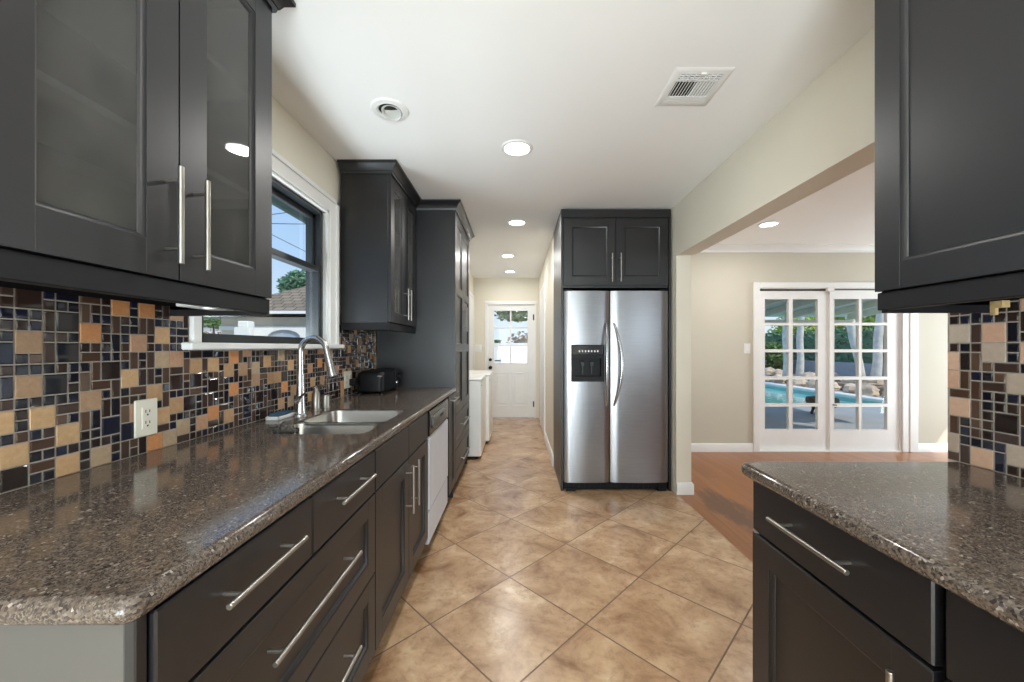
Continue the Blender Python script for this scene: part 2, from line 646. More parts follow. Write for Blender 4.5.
def shaker(root, name, T, w, h, st=0.07, t=0.02, glazed=None, rails=(), label=None):
    """framed door or drawer front; local u 0..w, outwards 0..t, up 0..h"""
    m = MB(T)
    bv = 0.0004
    m.box(0, st, 0, t, 0, h, bv)
    m.box(w - st, w, 0, t, 0, h, bv)
    if h < 0.65:
        m.box(0.0002, w - 0.0002, t - 0.010, t + 0.0008, h - 0.007, h + 0.0002, 0.0032)
    m.box(st, w - st, 0, t, 0, st, bv)
    m.box(st, w - st, 0, t, h - st, h, bv)
    cells, lo = [], st
    for r in rails:
        m.box(st, w - st, 0, t, r - st / 2, r + st / 2, bv)
        cells.append((lo, r - st / 2))
        lo = r + st / 2
    cells.append((lo, h - st))
    bw = 0.011
    for z0, z1 in cells:
        a = [(st, t - 0.002, z0), (w - st, t - 0.002, z0), (w - st, t - 0.002, z1), (st, t - 0.002, z1)]
        c = [(st + bw * .45, t - 0.004, z0 + bw * .45), (w - st - bw * .45, t - 0.004, z0 + bw * .45),
             (w - st - bw * .45, t - 0.004, z1 - bw * .45), (st + bw * .45, t - 0.004, z1 - bw * .45)]
        b = [(st + bw, t * 0.42, z0 + bw), (w - st - bw, t * 0.42, z0 + bw), (w - st - bw, t * 0.42, z1 - bw), (st + bw, t * 0.42, z1 - bw)]
        m.loft([a, c, b])
        if glazed is None:
            m.box(st - 0.004, w - st + 0.004, 0.001, t * 0.42, z0 - 0.004, z1 + 0.004)
    d = m.build(name, M['espresso'], root, label=label)
    if glazed is not None:
        g = MB(T)
        for z0, z1 in cells:
            g.box(st - 0.003, w - st + 0.003, t * 0.22, t * 0.42, z0 - 0.003, z1 + 0.003)
        g.build('glass_panel', glazed, d)
    return d


def slab(root, name, T, w, h, t=0.02, mat=None):
    m = MB(T)
    m.box(0, w, 0, t, 0, h, 0.003)
    return m.build(name, mat or M['espresso'], root)


def bar(parent, T, a, b, out=0.035, r=0.0055, inset=0.035, t=0.02, mat=None):
    """bar handle from a to b (u, w) in the local frame of a front of thickness t"""
    m = MB(T)
    A, B = Vector((a[0], t + out, a[1])), Vector((b[0], t + out, b[1]))
    d = (B - A).normalized()
    m.tube([A, A + d * 0.001, B - d * 0.001, B], [r * .85, r, r, r * .85], 14)
    for q in (A + d * inset, B - d * inset):
        m.tube([(q.x, t - 0.001, q.z), (q.x, t + out, q.z)], r * 0.72, 10)
    return m.build('bar_handle', mat or M['nickel'], parent)


CROWN = [(0.0, 0.0), (0.008, 0.0), (0.012, 0.014), (0.016, 0.016), (0.026, 0.036), (0.040, 0.050), (0.044, 0.054), (0.050, 0.056), (0.050, 0.070), (0.0, 0.070)]


def crown(root, path, z0, side=1, k=1.0):
    m = MB()
    m.sweep(path, [(u * k, z0 + z * k) for u, z in CROWN], side)
    return m.build('crown_moulding', M['espresso'], root, smooth=25)


# ------------------------------------------------------------------ setting
CEIL = 2.43
XW = -1.165            # left wall face
XT = -1.155            # left tile face
XR = 1.275             # right kitchen wall face
YE = 6.63              # end wall of the hall
YD = 4.50              # far wall of the dining room
XH = 1.335             # header face
XH2 = 1.480

m = MB()
m.box(XW - 0.2, 1.345, -2.75, YE + 0.1, -0.08, 0.0)
tag(m.build('floor', M['floor'], smooth=0), 'beige square ceramic tile floor laid diagonally through the kitchen', 'floor', kind='structure')
m = MB()
m.box(1.345, 6.5, -2.75, YD + 0.15, -0.08, 0.0)
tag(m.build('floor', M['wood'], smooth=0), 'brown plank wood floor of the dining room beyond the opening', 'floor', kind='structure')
m = MB()
m.box(XW - 0.2, 6.5, -2.75, YE + 0.15, CEIL, CEIL + 0.12)
tag(m.build('ceiling', M['ceiling'], smooth=0), 'white ceiling over the kitchen, hall and dining room', 'ceiling', kind='structure')

# left wall with window opening
WY0, WY1, WZ0, WZ1 = 1.388, 2.340, 1.245, 2.066
m = MB()
x0, x1 = XW - 0.15, XW
HY0, HY1, HZ1 = WY0 - 0.030, WY1 + 0.065, WZ1 + 0.05
m.box(x0, x1, -2.75, HY0, 0, CEIL)
m.box(x0, x1, HY1, YE, 0, CEIL)
m.box(x0, x1, HY0, HY1, 0, WZ0)
m.box(x0, x1, HY0, HY1, HZ1, CEIL)
wall_left = m.build('wall_left', M['wall'], smooth=0)
tag(wall_left, 'cream left wall with the kitchen window and mosaic backsplash', 'wall', kind='structure')

m = MB()
m.box(XW, -0.75, 5.58, YE, 0, CEIL)          # return beside the laundry machines
tag(m.build('wall_closet', M['wall'], smooth=0), 'cream wall of the closet on the left side of the hall', 'wall', kind='structure')
# end wall with door opening
DX0, DX1, DZ1 = -0.508, 0.306, 1.972
m = MB()
m.box(XW - 0.15, DX0, YE, YE + 0.13, 0, CEIL)
m.box(DX1, 1.48, YE, YE + 0.13, 0, CEIL)
m.box(DX0, DX1, YE, YE + 0.13, DZ1, CEIL)
tag(m.build('wall_end', M['wall'], smooth=0), 'cream end wall of the hall around the back door', 'wall', kind='structure')
# hall right wall
m = MB()
m.box(0.382, 0.48, 3.96, YE, 0, CEIL)
tag(m.build('wall_hall', M['wall'], smooth=0), 'cream right wall of the hall behind the refrigerator', 'wall', kind='structure')
# wall behind the refrigerator
m = MB()
m.box(0.48, XH, 4.06, 4.16, 0, CEIL)
m.build('wall_alcove', M['wall'], smooth=0)['kind'] = 'structure'
# pier right of the refrigerator + header over the opening
m = MB()
m.box(XH, 1.460, 3.20, YD, 0, CEIL)
m.box(XH, XH2, 1.13, 3.20, 2.0, CEIL)
m.box(XR, 1.42, -2.75, 1.13, 0, CEIL)
wall_right = m.build('wall_right', M['wall'], smooth=0)
tag(wall_right, 'cream right wall with wide header and pier framing the dining room opening', 'wall', kind='structure')
# rear wall with a wide assumed opening behind the camera
m = MB()
m.box(XW - 0.15, -1.0, -2.75, -2.65, 0, CEIL)
m.box(1.1, 1.45, -2.75, -2.65, 0, CEIL)
m.box(4.35, 6.5, -2.75, -2.65, 0, CEIL)
m.box(1.45, 4.35, -2.75, -2.65, 0, 1.1)  # unseen dining opening added for the rear fill lamp
m.box(1.45, 4.35, -2.75, -2.65, 2.15, CEIL)
m.box(-1.0, 1.1, -2.75, -2.65, 2.16, CEIL)
m.box(-1.0, 1.1, -2.75, -2.65, 0, 0.12)
m.build('wall_rear', M['wall'], smooth=0)['kind'] = 'structure'
# dining far wall with opening for the french doors
FX0, FX1, FZ1 = 2.85, 4.525, 1.945
m = MB()
m.box(1.460, FX0, YD, YD + 0.14, 0, CEIL)
m.box(FX1, 6.5, YD, YD + 0.14, 0, CEIL)
m.box(FX0, FX1, YD, YD + 0.14, FZ1, CEIL)
tag(m.build('wall_dining', M['dining_wall'], smooth=0), 'beige far wall of the dining room around the french doors', 'wall', kind='structure')
m = MB()
m.box(6.4, 6.5, -2.65, 2.55, 0, CEIL)
m.box(6.4, 6.5, 3.95, YD, 0, CEIL)
m.box(6.4, 6.5, 2.55, 3.95, 2.25, CEIL)  # unseen opening added for the dining side fill lamp
m.box(6.4, 6.5, 2.55, 3.95, 0, 0.1)
m.build('wall_dining_side', M['dining_wall'], smooth=0)['kind'] = 'structure'

# trims: baseboards, dining crown
m = MB()
BP = [(0, 0), (0.016, 0), (0.016, 0.082), (0.008, 0.098), (0, 0.098)]
m.sweep([(1.46, YD), (2.774, YD)], BP, 1)
m.sweep([(4.70, YD), (6.4, YD)], BP, 1)
m.build('baseboard_dining', M['white'])['kind'] = 'structure'
m = MB()
m.sweep([(XH, 3.95), (XH, 3.20), (1.46, 3.20), (1.46, 3.6)][1:], BP, 1)
m.build('baseboard_pier', M['white'])['kind'] = 'structure'
m = MB()
m.sweep([(0.382, 5.10), (0.382, 3.96), (0.40, 3.96)][::-1], BP, -1)
m.build('baseboard_hall', M['white'])['kind'] = 'structure'
m = MB()
CP = [(0, CEIL - 0.085), (0.012, CEIL - 0.085), (0.016, CEIL - 0.06), (0.04, CEIL - 0.03), (0.06, CEIL - 0.015), (0.06, CEIL), (0, CEIL)]
m.sweep([(1.46, YD), (6.4, YD)], CP, 1)
m.build('trim_1', M['white'], smooth=25)['kind'] = 'structure'


# ------------------------------------------------------------------ mosaic backsplash
def mosaic(parent, side, y0, y1, z0, z1, holes, seed, stone, bias=0.0):
    """side -1: on the left wall, faces +X; side 1: on the right wall, faces -X"""
    rnd = random.Random(seed)
    p, g = 0.0262, 0.0011
    ny, nz = int(math.ceil((y1 - y0) / p)), int(math.ceil((z1 - z0) / p))
    used = [[False] * nz for _ in range(ny)]
    xb = XW if side < 0 else XR
    d = 1 if side < 0 else -1
    groups = [MB() for _ in range(3)]
    back = MB()

    def blocked(a0, a1, b0, b1):
        for (ha, hb, hc, hd) in holes:
            if a1 > ha and a0 < hb and b1 > hc and b0 < hd:
                return (ha, hb, hc, hd)
        return None
    order = [(i, j) for i in range(ny) for j in range(nz)]
    # scatter the large tiles first so that they stay apart, then fill
    cells = order[:]
    rnd.shuffle(cells)
    tiles = []
    for (i, j) in cells:
        if i + 2 > ny or j + 2 > nz:
            continue
        if any(used[i + a][j + b] for a in (0, 1) for b in (0, 1)):
            continue
        # large tiles mostly stand apart
        near = sum(1 for (q, w, _a, _b) in tiles if abs(q - i) <= 2 and abs(w - j) <= 2)
        if rnd.random() < (0.62, 0.34, 0.03, 0.0, 0.0, 0.0, 0.0)[min(near, 6)]:
            for a in (0, 1):
                for b in (0, 1):
                    used[i + a][j + b] = True
            tiles.append((i, j, 2, 2))
    for (i, j) in order:
        if used[i][j]:
            continue
        w, h = 1, 1
        r = rnd.random()
        if r < 0.15 and i + 1 < ny and not used[i + 1][j]:
            w = 2
        elif r < 0.29 and j + 1 < nz and not used[i][j + 1]:
            h = 2
        for a in range(w):
            for b in range(h):
                used[i + a][j + b] = True
        tiles.append((i, j, w, h))
    for (i, j, w, h) in tiles:
        a0, a1 = y0 + i * p + g, min(y0 + (i + w) * p, y1) - g
        b0, b1 = z0 + j * p + g, min(z0 + (j + h) * p, z1) - g
        hl = blocked(a0, a1, b0, b1)
        if hl:
            if hl[2] - b0 > 0.006:
                b1 = hl[2] - g
            elif hl[0] - a0 > 0.006:
                a1 = hl[0] - g
            elif a1 - hl[1] > 0.006:
                a0 = hl[1] + g
            else:
                continue
        if a1 - a0 < 0.004 or b1 - b0 < 0.004:
            continue
        if w * h == 4:
            gi = 0 if rnd.random() < 0.70 else 1
        elif w * h == 2:
            gi = 2 if rnd.random() < 0.75 else 1
        else:
            gi = 1 if rnd.random() < 0.88 else 2
        bv = 0.0032 if gi else 0.0012
        x0, xm, x1 = xb + d * 0.002, xb + d * (0.0098 - (0.0022 if gi else 0.0008)), xb + d * 0.0098
        L0 = [(x0, a0, b0), (x0, a1, b0), (x0, a1, b1), (x0, a0, b1)]
        L1 = [(xm, q[1], q[2]) for q in L0]
        tx, tz = rnd.uniform(-.0004, .0004), rnd.uniform(-.0004, .0004)
        L2 = [(x1 + d * (tx if k in (0, 3) else -tx) + d * (tz if k < 2 else -tz), q[1] + (bv if k in (0, 3) else -bv), q[2] + (bv if k < 2 else -bv)) for k, q in enumerate(L0)]
        groups[gi].loft([L0, L1, L2], cap1=True)
    allm = MB()
    for k, gq in enumerate(groups):
        base = len(allm.v)
        allm.v += gq.v
        allm.f += [[base + i for i in f] for f in gq.f]
        allm.mi += [k] * len(gq.f)
    # grout bed
    ys = [y0]
    for hh in holes:
        ys += [hh[0], hh[1]]
    ys.append(y1)
    ys = sorted(set(min(max(q, y0), y1) for q in ys))
    for a, b in zip(ys[:-1], ys[1:]):
        top = z1
        for hh in holes:
            if a >= hh[0] - 1e-6 and b <= hh[1] + 1e-6 and hh[3] >= z1:
                top = min(top, hh[2])
        allm.box(xb, xb + d * 0.0080, a, b, z0, top, mi=3)
    return allm.build('tile_backsplash', [M[stone], M['glass_tile'], M['brown_tile'], M['grout']], parent, smooth=0,
                      label='mosaic of tan stone and dark glass tiles')


CT = 0.904     # counter top
mosaic(wall_left, -1, -0.30, 3.125, CT, 1.380, [(1.345, 2.448, 1.222, 3.0)], 4, 'stone_tile')
mosaic(wall_right, 1, -0.40, 1.124, CT, 1.380, [], 11, 'stone_whiter_lit')
m = MB()
m.box(XW, XW + 0.012, 3.118, 3.124, CT, 1.345)
m.build('tile_edge_strip', M['nickel'], wall_left)


# ------------------------------------------------------------------ kitchen window
win = thing('window_1', (XW, (WY0 + WY1) / 2, WZ0), 'dark framed sash window in white casing over the sink', 'window', kind='structure')
m = MB()
cx0, cx1 = XW, XW + 0.022
m.box(cx0, cx1, 1.350, WY0, WZ0, WZ1, 0.003)
m.box(cx0, cx1, WY1, 2.440, WZ0, WZ1 + 0.09, 0.003)
m.box(cx0, cx1, 1.350, WY1, WZ1, WZ1 + 0.09, 0.003)
m.box(cx1 - .002, cx1 + 0.008, WY1 + 0.07, 2.440, WZ0, WZ1 + 0.09, 0.002)
m.box(cx1 - .002, cx1 + 0.008, 1.350, 2.440, WZ1 + 0.065, WZ1 + 0.09, 0.002)
# jamb liners
m.box(XW - 0.092, XW + 0.01, WY1 - 0.012, HY1 + 0.001, WZ0, HZ1)
m.box(XW - 0.092, XW + 0.01, HY0 - 0.001, WY0 + 0.012, WZ0, HZ1)
m.box(XW - 0.092, XW + 0.01, WY0, WY1, WZ1 - 0.012, HZ1 + 0.001)
m.build('casing', M['white'], win)
m = MB()
m.box(XW - 0.07, XW + 0.045, 1.315, 2.485, WZ0 - 0.022, WZ0 + 0.004, 0.004)
m.build('sill', M['white'], win)
m = MB()
xa, xb_ = XW - 0.058, XW - 0.022
ya, yb = WY0 + 0.012, WY1 - 0.012
za, zb = WZ0 + 0.004, WZ1 - 0.012
zm = 1.70
m.box(xa - .03, xb_ + 0.004, ya, ya + 0.022, za, zb, 0.002)
m.box(xa - .03, xb_ + 0.004, yb - 0.022, yb, za, zb, 0.002)
m.box(xa - .03, xb_ + 0.004, ya, yb, zb - 0.022, zb, 0.002)
m.build('frame', M['bronze'], win)
m = MB()
m.box(XW - 0.16, xa - .032, HY1 - 0.010, HY1 + 0.001, WZ0, HZ1)
m.box(XW - 0.16, xa - .032, HY0 - 0.001, HY0 + 0.010, WZ0, HZ1)
m.box(XW - 0.16, xa - .032, HY0, HY1, HZ1 - 0.010, HZ1 + 0.001)
m.build('exterior_lining', M['bronze'], win)
m = MB()
m.box(xa, xb_, ya + .022, yb - .022, za, za + 0.036, 0.002)
m.box(xa, xb_, ya + .022, yb - .022, zm - 0.016, zm + 0.016, 0.002)
m.box(xa, xb_, ya + .022, ya + 0.048, za, zm, 0.002)
m.box(xa, xb_, yb - 0.040, yb - 0.020, za, zm, 0.002)
sash = m.build('lower_sash', M['bronze'], win)
m = MB()
m.box(xa + 0.012, xa + 0.016, ya + .04, yb - .04, za + .03, zm - .01)
m.build('pane', M['glass'], sash)
m = MB()
x2, x3 = xa - 0.030, xa - 0.002
m.box(x2, x3, ya + .022, yb - .022, zb - 0.05, zb - .02, 0.002)
m.box(x2, x3, ya + .022, yb - .022, zm - 0.014, zm + 0.014, 0.002)
m.box(x2, x3, ya + .022, ya + 0.042, zm, zb - .02, 0.002)
m.box(x2, x3, yb - 0.042, yb - 0.022, zm, zb - .02, 0.002)
usash = m.build('upper_sash', M['bronze'], win)
m = MB()
m.box(x2 + 0.010, x2 + 0.014, ya + .036, yb - .036, zm + .01, zb - .04)
m.build('pane', M['glass'], usash)


# ------------------------------------------------------------------ back door at the end of the hall
def cells_frame(mb, x0, x1, z0, z1, y0, y1, holes, b=0.0):
    """a flat leaf in the XZ plane with rectangular holes on a regular grid"""
    xs = sorted(set([x0, x1] + [h[0] for h in holes] + [h[1] for h in holes]))
    zs = sorted(set([z0, z1] + [h[2] for h in holes] + [h[3] for h in holes]))
    for a, bb in zip(xs[:-1], xs[1:]):
        run = None
        for c, d in zip(zs[:-1], zs[1:]):
            cx, cz = (a + bb) / 2, (c + d) / 2
            inside = any(h[0] < cx < h[1] and h[2] < cz < h[3] for h in holes)
            if not inside:
                mb.box(a, bb, y0, y1, c, d)


def hole_bead(mb, h, yf, depth, w=0.012, out=0.004):
    a = [(h[0] - w, yf - out * 0, h[2] - w), (h[1] + w, yf, h[2] - w), (h[1] + w, yf, h[3] + w), (h[0] - w, yf, h[3] + w)]
    b = [(h[0] - w * .4, yf - out, h[2] - w * .4), (h[1] + w * .4, yf - out, h[2] - w * .4), (h[1] + w * .4, yf - out, h[3] + w * .4), (h[0] - w * .4, yf - out, h[3] + w * .4)]
    c = [(h[0], yf + depth, h[2]), (h[1], yf + depth, h[2]), (h[1], yf + depth, h[3]), (h[0], yf + depth, h[3])]
    mb.loft([a, b, c])


back = thing('door_1', (-0.1, YE, 0), 'white half glazed back door at the end of the hall', 'door', kind='structure')
m = MB()
cw, ct = 0.048, 0.018
m.box(DX0 - cw, DX0, YE - ct, YE, 0, DZ1, 0.003)
m.box(DX1, DX1 + cw * 0.6, YE - ct, YE, 0, DZ1, 0.003)
m.box(DX0 - cw, DX1 + cw * 0.6, YE - ct, YE, DZ1, DZ1 + 0.058, 0.003)
m.box(DX0 - 0.001, DX0 + 0.006, YE, YE + 0.12, 0, DZ1)
m.box(DX1 - 0.006, DX1 + 0.001, YE, YE + 0.12, 0, DZ1)
m.box(DX0, DX1, YE, YE + 0.12, DZ1 - 0.006, DZ1)
m.build('casing', M['white'], back)
DY = YE + 0.022
panes = [(a, b, c, d) for (a, b) in ((-0.400, -0.122), (-0.098, 0.186)) for (c, d) in ((1.586, 1.866), (1.272, 1.556), (0.952, 1.242))]
pan = [(-0.385, -0.155, 0.21, 0.78), (-0.075, 0.185, 0.21, 0.78)]
m = MB()
cells_frame(m, DX0 + 0.006, DX1 - 0.006, 0.012, DZ1 - 0.006, DY, DY + 0.04, panes + pan)
for h in panes:
    hole_bead(m, h, DY, 0.014, 0.008, 0.003)
for h in pan:
    hole_bead(m, h, DY, 0.012, 0.014, 0.006)
    m.box(h[0], h[1], DY + 0.012, DY + 0.03, h[2], h[3])
    m.box(h[0] + 0.035, h[1] - 0.035, DY + 0.004, DY + 0.02, h[2] + 0.035, h[3] - 0.035, 0.006)
leaf = m.build('leaf', M['white'], back, smooth=0)
m = MB()
m.box(-0.402, 0.188, DY + 0.018, DY + 0.022, 0.95, 1.868)
m.build('pane', M['glass'], leaf)
m = MB()
for z, r in ((1.012, 0.026), (0.875, 0.030)):
    T = Matrix.Translation((-0.462, DY, z)) @ Matrix.Rotation(R(90), 4, 'X')
    mm = MB(T)
    mm.lathe((0, 0, 0), [(r, 0), (r, 0.006), (r * .45, 0.010), (r * .40, 0.03), (r * .9, 0.04), (r, 0.052), (r * .7, 0.064), (0.001, 0.066)], 20)
    mm.build('door_knob' if z < 0.95 else 'deadbolt', M['black'], leaf)
m = MB()
m.box(-0.388, -0.285, DY - 0.022, DY - 0.008, 0.985, 1.003, 0.004)
m.box(-0.300, -0.288, DY - 0.01, DY + 0.002, 0.986, 1.002, 0.002)
m.box(-0.386, -0.374, DY - 0.01, DY + 0.002, 0.986, 1.002, 0.002)
m.build('latch_bar', M['black'], leaf)
m = MB()
for z in (1.75, 0.24):
    m.tube([(DX1 - 0.012, DY - 0.008, z - 0.05), (DX1 - 0.012, DY - 0.008, z + 0.05)], 0.009, 10)
    m.box(DX1 - 0.03, DX1 - 0.004, DY - 0.003, DY + 0.002, z - 0.05, z + 0.05)
m.build('hinge', M['bronze'], back)

# closed white doors on the two hall sides
d2 = thing('door_2', (-0.75, 6.1, 0), 'white hinged closet door on the left side of the hall', 'door', kind='structure')
m = MB()
m.box(-0.75, -0.732, 5.66, 5.72, 0, 2.05, 0.003)
m.box(-0.75, -0.732, 6.48, 6.54, 0, 2.05, 0.003)
m.box(-0.75, -0.732, 5.66, 6.54, 2.05, 2.11, 0.003)
m.build('casing', M['white'], d2)
m = MB()
m.box(-0.752, -0.738, 5.72, 6.48, 0.01, 2.05, 0.002)
m.build('leaf', M['white'], d2)
m = MB()
for z in (1.75, 0.95):
    m.tube([(-0.730, 5.735, z - 0.04), (-0.730, 5.735, z + 0.04)], 0.008, 8)
m.build('hinge', M['bronze'], d2)
d4 = thing('door_3', (0.382, 5.7, 0), 'white flush door on the right side of the hall', 'door', kind='structure')
m = MB()
m.box(0.364, 0.382, 5.14, 5.20, 0, 2.05, 0.003)
m.box(0.364, 0.382, 6.02, 6.08, 0, 2.05, 0.003)
m.box(0.364, 0.382, 5.14, 6.08, 2.05, 2.11, 0.003)
m.build('casing', M['white'], d4)
m = MB()
m.box(0.370, 0.384, 5.20, 6.02, 0.01, 2.05, 0.002)
m.build('leaf', M['white'], d4)

# ------------------------------------------------------------------ french doors
fd = thing('door_4', (3.69, YD, 0), 'pair of white french doors with ten panes each in the dining room', 'door', kind='structure')
m = MB()
m.box(2.774, FX0, YD - 0.022, YD, 0, 1.993, 0.004)
m.box(FX1, 4.70, YD - 0.022, YD, 0, 1.993, 0.004)
m.box(FX1 + 0.075, 4.70, YD - 0.032, YD - 0.02, 0, 1.993, 0.004)
m.box(FX0, FX1, YD - 0.022, YD, 1.925, 1.993, 0.004)
m.box(FX0 - 0.001, FX0 + 0.01, YD, YD + 0.13, 0, 1.93)
m.box(FX1 - 0.01, FX1 + 0.001, YD, YD + 0.13, 0, 1.93)
m.box(FX0, FX1, YD, YD + 0.13, 1.92, 1.946)
m.box(FX0, FX1, YD - 0.01, YD + 0.13, 0.0, 0.012)
m.build('casing', M['white'], fd)
m = MB()
m.box(FX0 + .01, FX1 - .01, YD + 0.03, YD + 0.07, 1.897, 1.92)
m.build('track', M['grey_panel'], fd)
rows = [(1.520, 1.800), (1.206, 1.488), (0.884, 1.170), (0.564, 0.846), (0.256, 0.526)]
for (lx0, lx1, cols, yy) in ((FX0 + .01, 3.700, ((2.941, 3.222), (3.272, 3.566)), YD + 0.03), (3.694, FX1 - .01, ((3.750, 4.035), (4.076, 4.370)), YD + 0.012)):
    holes = [(a, b, c, d) for (a, b) in cols for (c, d) in rows]
    m = MB()
    cells_frame(m, lx0, lx1, 0.014, 1.902, yy, yy + 0.04, holes)
    for h in holes:
        hole_bead(m, h, yy, 0.016, 0.008, 0.003)
    lf = m.build('leaf', M['white'], fd, smooth=0)
    m = MB()
    m.box(cols[0][0] - .003, cols[1][1] + .003, yy + 0.018, yy + 0.022, 0.253, 1.803)
    m.build('pane', M['glass'], lf)
m = MB()
m.box(3.64, 3.72, YD - 0.03, YD + 0.012, 1.885, 1.935, 0.006)
m.build('door_stop', M['white'], fd)
m = MB()
m.tube([(3.735, YD - 0.03, 0.55), (3.735, YD + 0.012, 0.55)], [0.012, 0.009], 12)
m.build('flush_bolt', M['nickel'], fd)

# ------------------------------------------------------------------ left base units
XF = -0.525    # carcass front; fronts are 20 mm
XBK = -1.150
UL, NL = (0, 1, 0), (1, 0, 0)


def TL(y, z, x=XF):
    return frame_T((x, y, z), UL, NL)


def carcass(root, y0, y1, z0=0.10, z1=0.866, x0=XBK, x1=XF, toe=True):
    m = MB()
    m.box(x0, x1 - 0.001, y0, y1, z0, z1, 0.001)
    if toe:
        m.box(x0, x1 - 0.065, y0, y1, 0.0, z0 + 0.002)
    return m.build('carcass', M['espresso'], root)


g = 0.002
dz0, dz1 = 0.716, 0.863
# wide drawer unit
b1 = thing('base_cabinet', (-0.84, 0.94, 0), 'dark base cabinet of four drawers at the near end of the left counter', 'cabinet')
carcass(b1, 0.532, 1.361)
m = MB()
m.box(XBK, -0.530, 0.515, 0.531, 0.0, 0.866, 0.001)
m.build('end_panel', M['grey_panel'], b1, label='light grey end panel')
m = MB()
m.box(-0.529, XF + 0.012, 0.513, 0.531, 0.0, 0.866, 0.002)
m.build('corner_stile', M['espresso'], b1)
for (a, b) in ((0.532, 0.944), (0.944, 1.361)):
    w = b - a - 2 * g
    T = TL(a + g, dz0)
    d = slab(b1, 'drawer', T, w, dz1 - dz0)
    bar(d, T, (w / 2 - 0.115, 0.092), (w / 2 + 0.115, 0.092))
for (z0, z1, hz) in ((0.434, 0.711, 0.615), (0.150, 0.429, 0.33)):
    w = 1.361 - 0.532 - 2 * g
    T = TL(0.532 + g, z0)
    d = shaker(b1, 'drawer', T, w, z1 - z0, 0.062)
    bar(d, T, (w / 2 - 0.205, hz - z0), (w / 2 + 0.205, hz - z0), r=0.006)
# sink base
b2 = thing('sink_cabinet', (-0.84, 1.765, 0), 'dark two-door sink cabinet between the drawer unit and the dishwasher', 'cabinet')
m = MB()
m.box(XBK, XF - 0.001, 1.363, 1.381, 0.10, 0.866)
m.box(XBK, XF - 0.001, 2.148, 2.166, 0.10, 0.866)
m.box(XBK, XBK + 0.018, 1.381, 2.148, 0.10, 0.866)
m.box(XBK, XF - 0.001, 1.381, 2.148, 0.10, 0.118)
m.box(XF - 0.02, XF - 0.001, 1.381, 2.148, 0.68, 0.866)
m.box(XF - 0.02, XF - 0.001, 1.76, 1.80, 0.118, 0.68)
m.box(XBK, XF - 0.065, 1.363, 2.166, 0.0, 0.10)
m.build('carcass', M['espresso'], b2)
for (a, b, hh) in ((1.363, 1.785, 1), (1.785, 2.166, 0)):
    w = b - a - 2 * g
    slab(b2, 'false_drawer_front', TL(a + g, dz0), w, dz1 - dz0)
    T = TL(a + g, 0.150)
    d = shaker(b2, 'door', T, w, 0.711 - 0.150, 0.068)
    u = w - 0.045 if hh else 0.045
    bar(d, T, (u, 0.325), (u, 0.545))
# dishwasher
dw = thing('dishwasher', (-0.84, 2.47, 0), 'light grey dishwasher with black control strip under the left counter', 'dishwasher')
m = MB()
m.box(XBK, XF, 2.172, 2.768, 0.10, 0.862, 0.002)
m.box(XBK, XF - 0.06, 2.172, 2.768, 0.0, 0.10)
m.build('tub', M['black'], dw)
m = MB()
m.box(XF, XF + 0.026, 2.176, 2.764, 0.300, 0.715, 0.006)
m.build('door', M['dw_front'], dw)
m = MB()
m.box(XF, XF + 0.022, 2.176, 2.764, 0.105, 0.292, 0.004)
m.build('kick_panel', M['dw_front'], dw)
m = MB()
m.box(XF, XF + 0.028, 2.176, 2.764, 0.722, 0.862, 0.005)
cp = m.build('control_strip', M['gloss_black'], dw)
m = MB()
loops = []
for k, (sc, xx) in enumerate(((1.0, XF + 0.027), (1.0, XF + 0.036), (0.86, XF + 0.043))):
    L = []
    for q in range(28):
        a = 2 * math.pi * q / 28
        cu, su = math.cos(a), math.sin(a)
        e = 0.5
        L.append((xx, 2.43 + 0.19 * sc * math.copysign(abs(cu) ** e, cu), 0.785 + 0.042 * sc * math.copysign(abs(su) ** e, su)))
    loops.append(L)
m.loft(loops, cap1=True)
pod = m.build('latch_handle', M['grey_panel'], cp, label='grey latch pod')
m = MB()
m.box(XF + 0.0425, XF + 0.0445, 2.40, 2.50, 0.795, 0.812, 0.001)
m.build('latch_slot', M['dark_hole'], pod)
# narrow unit
b3 = thing('pull_out_cabinet', (-0.84, 2.945, 0), 'narrow dark pull-out cabinet between the dishwasher and the pantry', 'cabinet')
m = MB()
m.box(XBK, XF - 0.03, 2.772, 2.835, 0.0, 0.866)
m.box(XBK, XF - 0.001, 2.835, 3.122, 0.10, 0.866)
m.box(XBK, XF - 0.065, 2.835, 3.122, 0.0, 0.10)
m.build('carcass', M['espresso'], b3)
w = 0.283
T = TL(2.837, 0.125)
d = shaker(b3, 'door', T, w, 0.863 - 0.125, 0.062)
bar(d, T, (w / 2 - 0.11, 0.703), (w / 2 + 0.11, 0.703), inset=0.03)

# tall pantry
pt = thing('pantry_cabinet', (-0.84, 3.58, 0), 'tall dark pantry cabinet with framed doors beyond the left counter', 'cabinet')
PY0, PY1 = 3.128, 4.040
m = MB()
m.box(XBK, XF, PY0, PY0 + 0.018, 0.0, 2.36, 0.001)
m.box(XBK, XF, PY1 - 0.018, PY1, 0.0, 2.36, 0.001)
m.box(XBK, XF - 0.001, PY0 + .018, PY1 - .018, 0.10, 2.36)
m.box(XBK, XF - 0.065, PY0 + .018, PY1 - .018, 0.0, 0.10)
m.build('carcass', M['espresso'], pt)
hw = (PY1 - PY0) / 2
for k in (0, 1):
    a = PY0 + k * hw
    w = hw - 2 * g
    z0, z1 = 0.672, 2.352
    T = TL(a + g, z0)
    d = shaker(pt, 'door', T, w, z1 - z0, 0.070, rails=(1.225 - z0, 1.715 - z0))
    u = w - 0.04 if k == 0 else 0.04
    for zc in (1.36, 1.57):
        pass
    bar(d, T, (u, 0.708), (u, 0.938))
